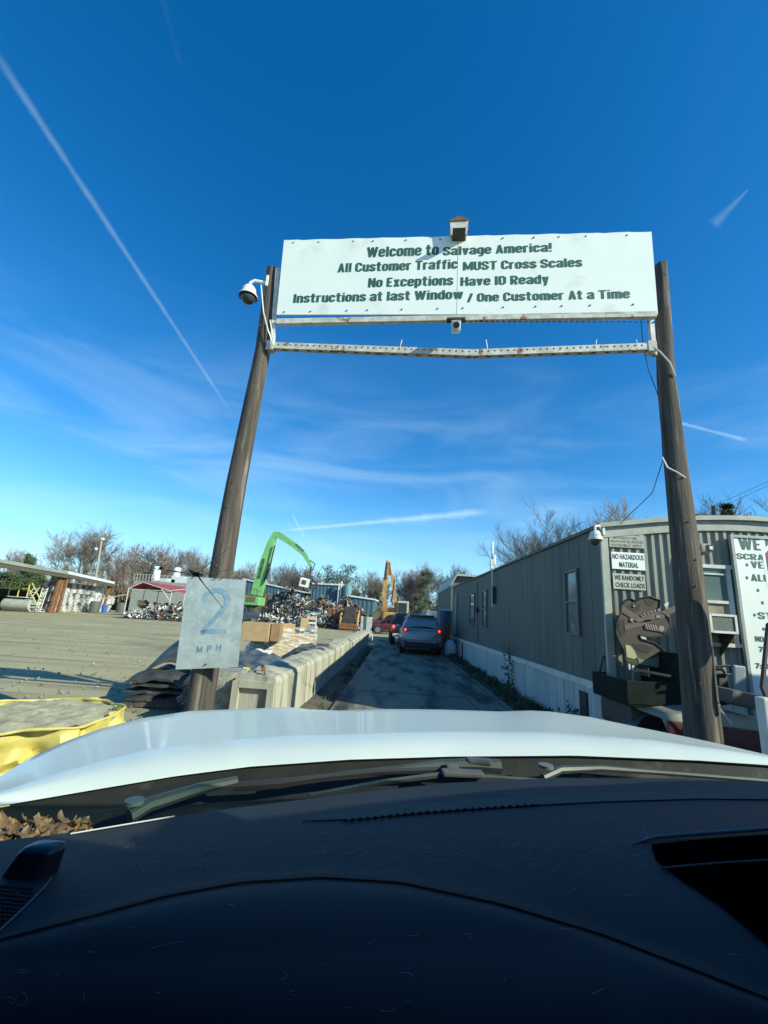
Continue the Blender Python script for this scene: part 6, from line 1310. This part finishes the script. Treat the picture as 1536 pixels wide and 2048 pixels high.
# dashboard
dashm = M('dashboard_vinyl', (.019, .0245, .031), (.016, .0205, .026), 3, .6, spec=.3, c3=(.04, .045, .05), s3=240, lo3=.66, hi3=.75, bump=.25, bscale=420, lo=.3, hi=.7)
def dsurf(px, py):
    """dash top as a height over the pixel ray"""
    f0 = interp(dashT, px); t_ = max(0, min(1.4, (py - f0) / (2048 - f0))); D_ = dashp(px); hd = D_.z
    sm = interp([(0, 1880), (160, 1838), (320, 1795), (480, 1765), (640, 1755), (800, 1765), (1000, 1808), (1200, 1868), (1400, 1945), (1536, 1998)], px)
    h = hd + .006 * math.sin(min(1, t_ * 1.5) * math.pi) - .05 * t_ ** 2
    h += .010 / (1 + math.exp(-(py - sm) / 6.0)) if True else 0
    return G(px, py, min(h, 1.30))
rows = []
for j in range(60):
    f = j / 59; row = []
    for k in range(60):
        px = -120 + 1800 * k / 59; f0 = interp(dashT, px); row.append(dsurf(px, f0 + (2420 - f0) * f) - CO)
    rows.append(row)
last = [p + Vector((0, -.02, -.5)) for p in rows[-1]]; rows.append(last)
first = [p + Vector((0, .015, -.12)) for p in rows[0]]
db = MB().grid([first] + rows).build('dashboard', dashm, car, smooth=75)
def ribbon(pts, wd, lift, mt, nm, par):
    """flat strip laid on the dashboard along pixels"""
    m = MB(); a = []; b = []
    for (px, py, w0) in pts: a.append(dsurf(px, py - w0) - CO + up * lift); b.append(dsurf(px, py + w0) - CO + up * lift)
    m.grid([a, b]); return m.build(nm, mt, par, smooth=True)
seamT = [(0, 1880), (160, 1838), (320, 1795), (480, 1765), (640, 1755), (800, 1765), (1000, 1808), (1200, 1868), (1400, 1945), (1536, 1998)]
ribbon([(px, interp(seamT, px) - 2, 4) for px in range(-60, 1660, 20)], 4, .0025, M('seam_black', (.008, .01, .012), None, 5, .8), 'seam', db)
stT = [(605, 1641), (700, 1633), (850, 1618), (1000, 1607), (1200, 1596), (1400, 1590), (1600, 1592)]
ribbon([(px, interp(stT, px), 2 + 7 * min(1, (px - 605) / 120)) for px in range(605, 1680, 15)], 9, .002, M('strip_grey', (.045, .052, .04), (.038, .044, .034), 30, .7), 'dash_strip', db)  # matte grey-green strip across the front of the dash
m = MB()
m.add([dsurf(690, interp(stT, 690) + 8) - CO + up * .0024, dsurf(1080, interp(stT, 1080) + 8) - CO + up * .0024, dsurf(1080, interp(stT, 1080) + 9) - CO + up * .0024, dsurf(690, interp(stT, 690) + 9) - CO + up * .0024], [(0, 1, 2, 3)])
for k in range(26): px = 690 + k * 15; m.box(dsurf(px, interp(stT, px) + 9.5) - CO + up * .003, (.006, .004, .003), (0, 0, .1))
m.build('strip_tooth', M('seam_black', (.008, .01, .012)), db)
# right tray; the shade in its opening is painted as a flat black sheet
pitm = M('tray_shade_black', (.0015, .0015, .0018), None, 5, 1.0, spec=0.0)
m = MB(); tpT = [(1304, 1692), (1400, 1682), (1536, 1672), (1680, 1662)]; btT = [(1304, 1700), (1312, 1722), (1360, 1760), (1440, 1812), (1536, 1893), (1680, 2100)]
m.grid([[dsurf(px, interp(tpT, px) + (interp(btT, px) - interp(tpT, px)) * q / 16) - CO + up * .0025 for q in range(17)] for px in range(1304, 1684, 8)]); m.build('tray_shade_sheet', pitm, db, smooth=True)
m = MB(); m.tube([dsurf(1262, 1688) - CO, dsurf(1310, 1680) - CO + up * .004, dsurf(1400, 1674) - CO + up * .005, dsurf(1536, 1664) - CO + up * .005, dsurf(1680, 1655) - CO], [.001, .003, .0035, .0035, .0035], 8); m.build('tray_lip', M('lip_grey', (.13, .14, .14), None, 9, .5), db, smooth=True)
m = MB(); m.tube([dsurf(1322, 1742) - CO + up * .0035, dsurf(1440, 1732) - CO + up * .0035, dsurf(1600, 1722) - CO + up * .0035], .0018, 6); m.build('tray_edge', M('edge_dark', (.03, .035, .035), None, 9, .6), db, smooth=True)
# sensor knob and grille at left
kn = dsurf(62, 1745) - CO
m = MB(); rows = []
for i, (z, sc) in enumerate(((0, 1.1), (.014, 1.0), (.024, .95), (.030, .82), (.032, .6), (.0325, 0))):
    row = []
    for j in range(33):
        a = 2 * math.pi * j / 32; ca, sa = math.cos(a), math.sin(a); x = math.copysign(abs(ca) ** .5, ca) * .025 * sc; y = math.copysign(abs(sa) ** .5, sa) * .018 * sc; row.append(kn + Vector((x + y * .25 + z * .2, y + z * .25, z)))
    rows.append(row)
m.grid(rows).build('sensor_knob', M('knob_vinyl', (.012, .018, .026), None, 9, .3), db, smooth=60)
m = MB(); 
for i in range(16):
    for j in range(12):
        px = 4 + i * 8 + j * .0 - 60; py = 1768 + j * 8.5 + i * .8
        if px + (py - 1768) * .95 > 92: continue
        m.box(dsurf(px, py) - CO + up * .0012, (.0028, .0026, .002))
m.build('speaker_grille', M('seam_black', (.008, .01, .012)), db)
ribbon([(104, 1757, 3), (90, 1775, 3), (60, 1806, 3), (30, 1835, 3), (0, 1862, 3), (-50, 1900, 3)], 3, .002, M('lip_grey', (.13, .14, .14)), 'grille_edge', db)
# lint and hairs
m = MB(); r = random.Random(12)
for k in range(420):
    z_ = r.random()
    if z_ < .68: px, py = r.uniform(620, 1300), r.gauss(1690, 28)
    elif z_ < .88: px, py = r.uniform(100, 640), 1735 - (r.random()) * 50 + r.gauss(0, 10)
    else: px, py = r.uniform(0, 1536), r.uniform(1700, 2040)
    if py < interp(dashT, px) + 30: continue
    if px > 1290 and py < 1900: continue
    a_ = r.random() * 6.28 if r.random() < .5 else r.gauss(0, .5); cu = r.gauss(0, .3); n_ = r.randint(5, 14); st = r.uniform(1.5, 6); P_ = []
    for i in range(n_): P_.append(dsurf(px, py) - CO + up * .0016); px += math.cos(a_) * st; py += math.sin(a_) * st * .45; a_ += cu
    m.tube(P_, .00013, 3, False)
ob = m.build('lint', M('lint_grey', (.34, .36, .37), None, 9, .8)); ob.location = CO; tag(ob, 'fine pale hairs and lint scattered over the dark dashboard', 'lint', kind='stuff')
for (pa, pb, rr, lab, nm, mt) in (((140, 1673), (348, 1640), .0012, 'thin pale stick lying at the left foot of the windshield', 'stick', trimw),):
    a, b = dsurf(*pa) + up * .004, dsurf(*pb) + up * .006; ob = MB().tube([Vector((0, 0, 0)), b - a], rr, 5).build(nm, mt); ob.location = a; tag(ob, lab, 'stick')

# windshield glass, roof, pillars
TOPY, TOPZ = .13, 2.02
gl = []
nv, nu = 12, 24
for i in range(nv + 1):
    f = i / nv; row = []
    for j in range(nu + 1):
        q = j / nu; B = dashp(-120 + 1800 * q) + Vector((0, .012, -.006)); Tt = Vector((-.78 + 1.74 * q, TOPY - .05 * (2 * q - 1) ** 2, TOPZ)); p = B.lerp(Tt, f) + Vector((0, .05, .06)) * math.sin(f * math.pi) * .5; row.append(p)
    gl.append(row)
gm = bpy.data.materials.new('windshield_glass'); gm.use_nodes = True; g_ = gm.node_tree; g_.nodes.clear()
go = g_.nodes.new('ShaderNodeOutputMaterial'); gt = g_.nodes.new('ShaderNodeBsdfTransparent'); gt.inputs[0].default_value = (.82, .935, .88, 1); gg = g_.nodes.new('ShaderNodeBsdfGlossy'); gg.inputs['Roughness'].default_value = .0; gmx = g_.nodes.new('ShaderNodeMixShader'); glw = g_.nodes.new('ShaderNodeLayerWeight'); gp = g_.nodes.new('ShaderNodeMath'); gp.operation = 'POWER'; gp.inputs[1].default_value = 5; gq = g_.nodes.new('ShaderNodeMath'); gq.operation = 'MULTIPLY_ADD'; gq.inputs[1].default_value = .55; gq.inputs[2].default_value = .008
g_.links.new(glw.outputs['Facing'], gp.inputs[0]); g_.links.new(gp.outputs[0], gq.inputs[0]); g_.links.new(gq.outputs[0], gmx.inputs[0]); g_.links.new(gt.outputs[0], gmx.inputs[1]); g_.links.new(gg.outputs[0], gmx.inputs[2]); g_.links.new(gmx.outputs[0], go.inputs[0])
m = MB(); m.grid([[p - CO for p in rw_] for rw_ in gl]); ws = m.build('windshield', gm, car, smooth=True)
bv = BVHTree.FromPolygons([p for rw_ in gl for p in rw_], [(i * (nu + 1) + j, i * (nu + 1) + j + 1, (i + 1) * (nu + 1) + j + 1, (i + 1) * (nu + 1) + j) for i in range(nv) for j in range(nu)])
def onglass(px, py, off=-.002):
    d = ray(px, py).normalized(); h = bv.ray_cast(CAMP, d)
    if h[0] is None: print('no glass at', px, py); return CAMP + d * .3 - CO
    return h[0] + d * off - CO
for q in ((0, 0), (1536, 0), (768, 0), (0, 1000), (1536, 1000), (0, 1500), (1536, 1500)): onglass(*q)
crk = M('crack_dark', (.02, .04, .04), None, 30, .3); crl = M('crack_bright', (.55, .62, .66), None, 30, .3)
def sliver(mb, a, b, w0, w1):
    a_, b_ = Vector(a), Vector(b); d = (b_ - a_).normalized(); n_ = Vector((-d.y, d.x)); pts = [a_ + n_ * w0, b_ + n_ * w1, b_ - n_ * w1, a_ - n_ * w0]; mb.add([onglass(*p) for p in pts], [(0, 1, 2, 3)])
m = MB(); r = random.Random(9)
for c_, n_, s_ in (((393, 1148), 24, .62), ((322, 1136), 13, .4)):
    for k in range(n_): a_ = r.random() * 6.28; L_ = r.uniform(8, 26) * s_ * (1.4 if abs(math.cos(a_)) > .6 else .55); sliver(m, c_, (c_[0] + math.cos(a_) * L_, c_[1] + math.sin(a_) * L_), 2.6 * s_, .2)
    m.add([onglass(c_[0] + math.cos(k * .63) * 12 * s_ * r.uniform(.6, 1.2), c_[1] + math.sin(k * .63) * 5.5 * s_ * r.uniform(.6, 1.2), -.0025) for k in range(10)], [tuple(range(10))])
sliver(m, (398, 1156), (446, 1216), 1.0, .5); sliver(m, (312, 1127), (303, 1116), 1.2, .3)
m.build('crack_star', crk, ws)
m = MB(); sliver(m, (402, 1140), (462, 1093), 1.2, .3); sliver(m, (408, 1149), (468, 1138), .9, .3); sliver(m, (372, 1147), (250, 1128), 1.1, .3); sliver(m, (310, 1128), (262, 1100), 1.0, .2); sliver(m, (336, 1140), (380, 1146), .8, .4); m.build('crack_line', crl, ws)
# roof shell and pillars (shade the interior)
m = MB(); rf = lambda x, y, z: Vector((x, y, z))
rows = [[p + Vector((0, -.004, .006)) - CO for p in gl[-1]]]
for (y, z) in ((-.5, TOPZ + .06), (-1.4, TOPZ + .05), (-2.4, TOPZ - .08)): rows.append([Vector((-1.03 + 2.13 * j / nu, y, z - .06 * (2 * j / nu - 1) ** 2)) - CO for j in range(nu + 1)])
m.grid(rows); ro = m.build('roof', paint, car, smooth=True); ro.modifiers.new('s', 'SOLIDIFY').thickness = .03
m = MB()
for s_, col_ in ((0, 0), (1, nu)):
    m.tube([gl[k][col_] - CO + Vector(((-.03, .03)[s_], 0, 0)) for k in range(0, nv + 1, 3)], .03, 8)
m.build('pillar', dark, car, smooth=True)
for s_, col_, xx in ((0, 0, -1.0), (1, nu, 1.05)):
    m = MB(); m.grid([[gl[k][col_] - CO for k in range(nv + 1)], [Vector((xx, .12, gl[k][col_].z)) for k in range(nv + 1)]]); m.grid([[gl[0][col_] - CO, gl[0][col_] - CO - up * .5], [Vector((xx, .12, gl[0][col_].z)), Vector((xx, .12, gl[0][col_].z - .5))]]); m.build('side_shade_panel', M('cabin_dark', (.04, .04, .045)), car)  # opaque fill in place of the side window, added to keep sun off the dash
m = MB(); m.box((-1.0, -1.15, 1.5), (.05, 2.6, 1.1)); m.box((1.05, -1.15, 1.54), (.05, 2.6, 1.16)); m.box((0, -2.5, 1.3), (2.0, .05, 1.4)); m.box((0, -1, .45), (2.0, 3.4, .06)); m.build('cabin_shade_shell', M('cabin_dark', (.04, .04, .045)), car)  # windowless cabin walls, drawn forward to shade the dash
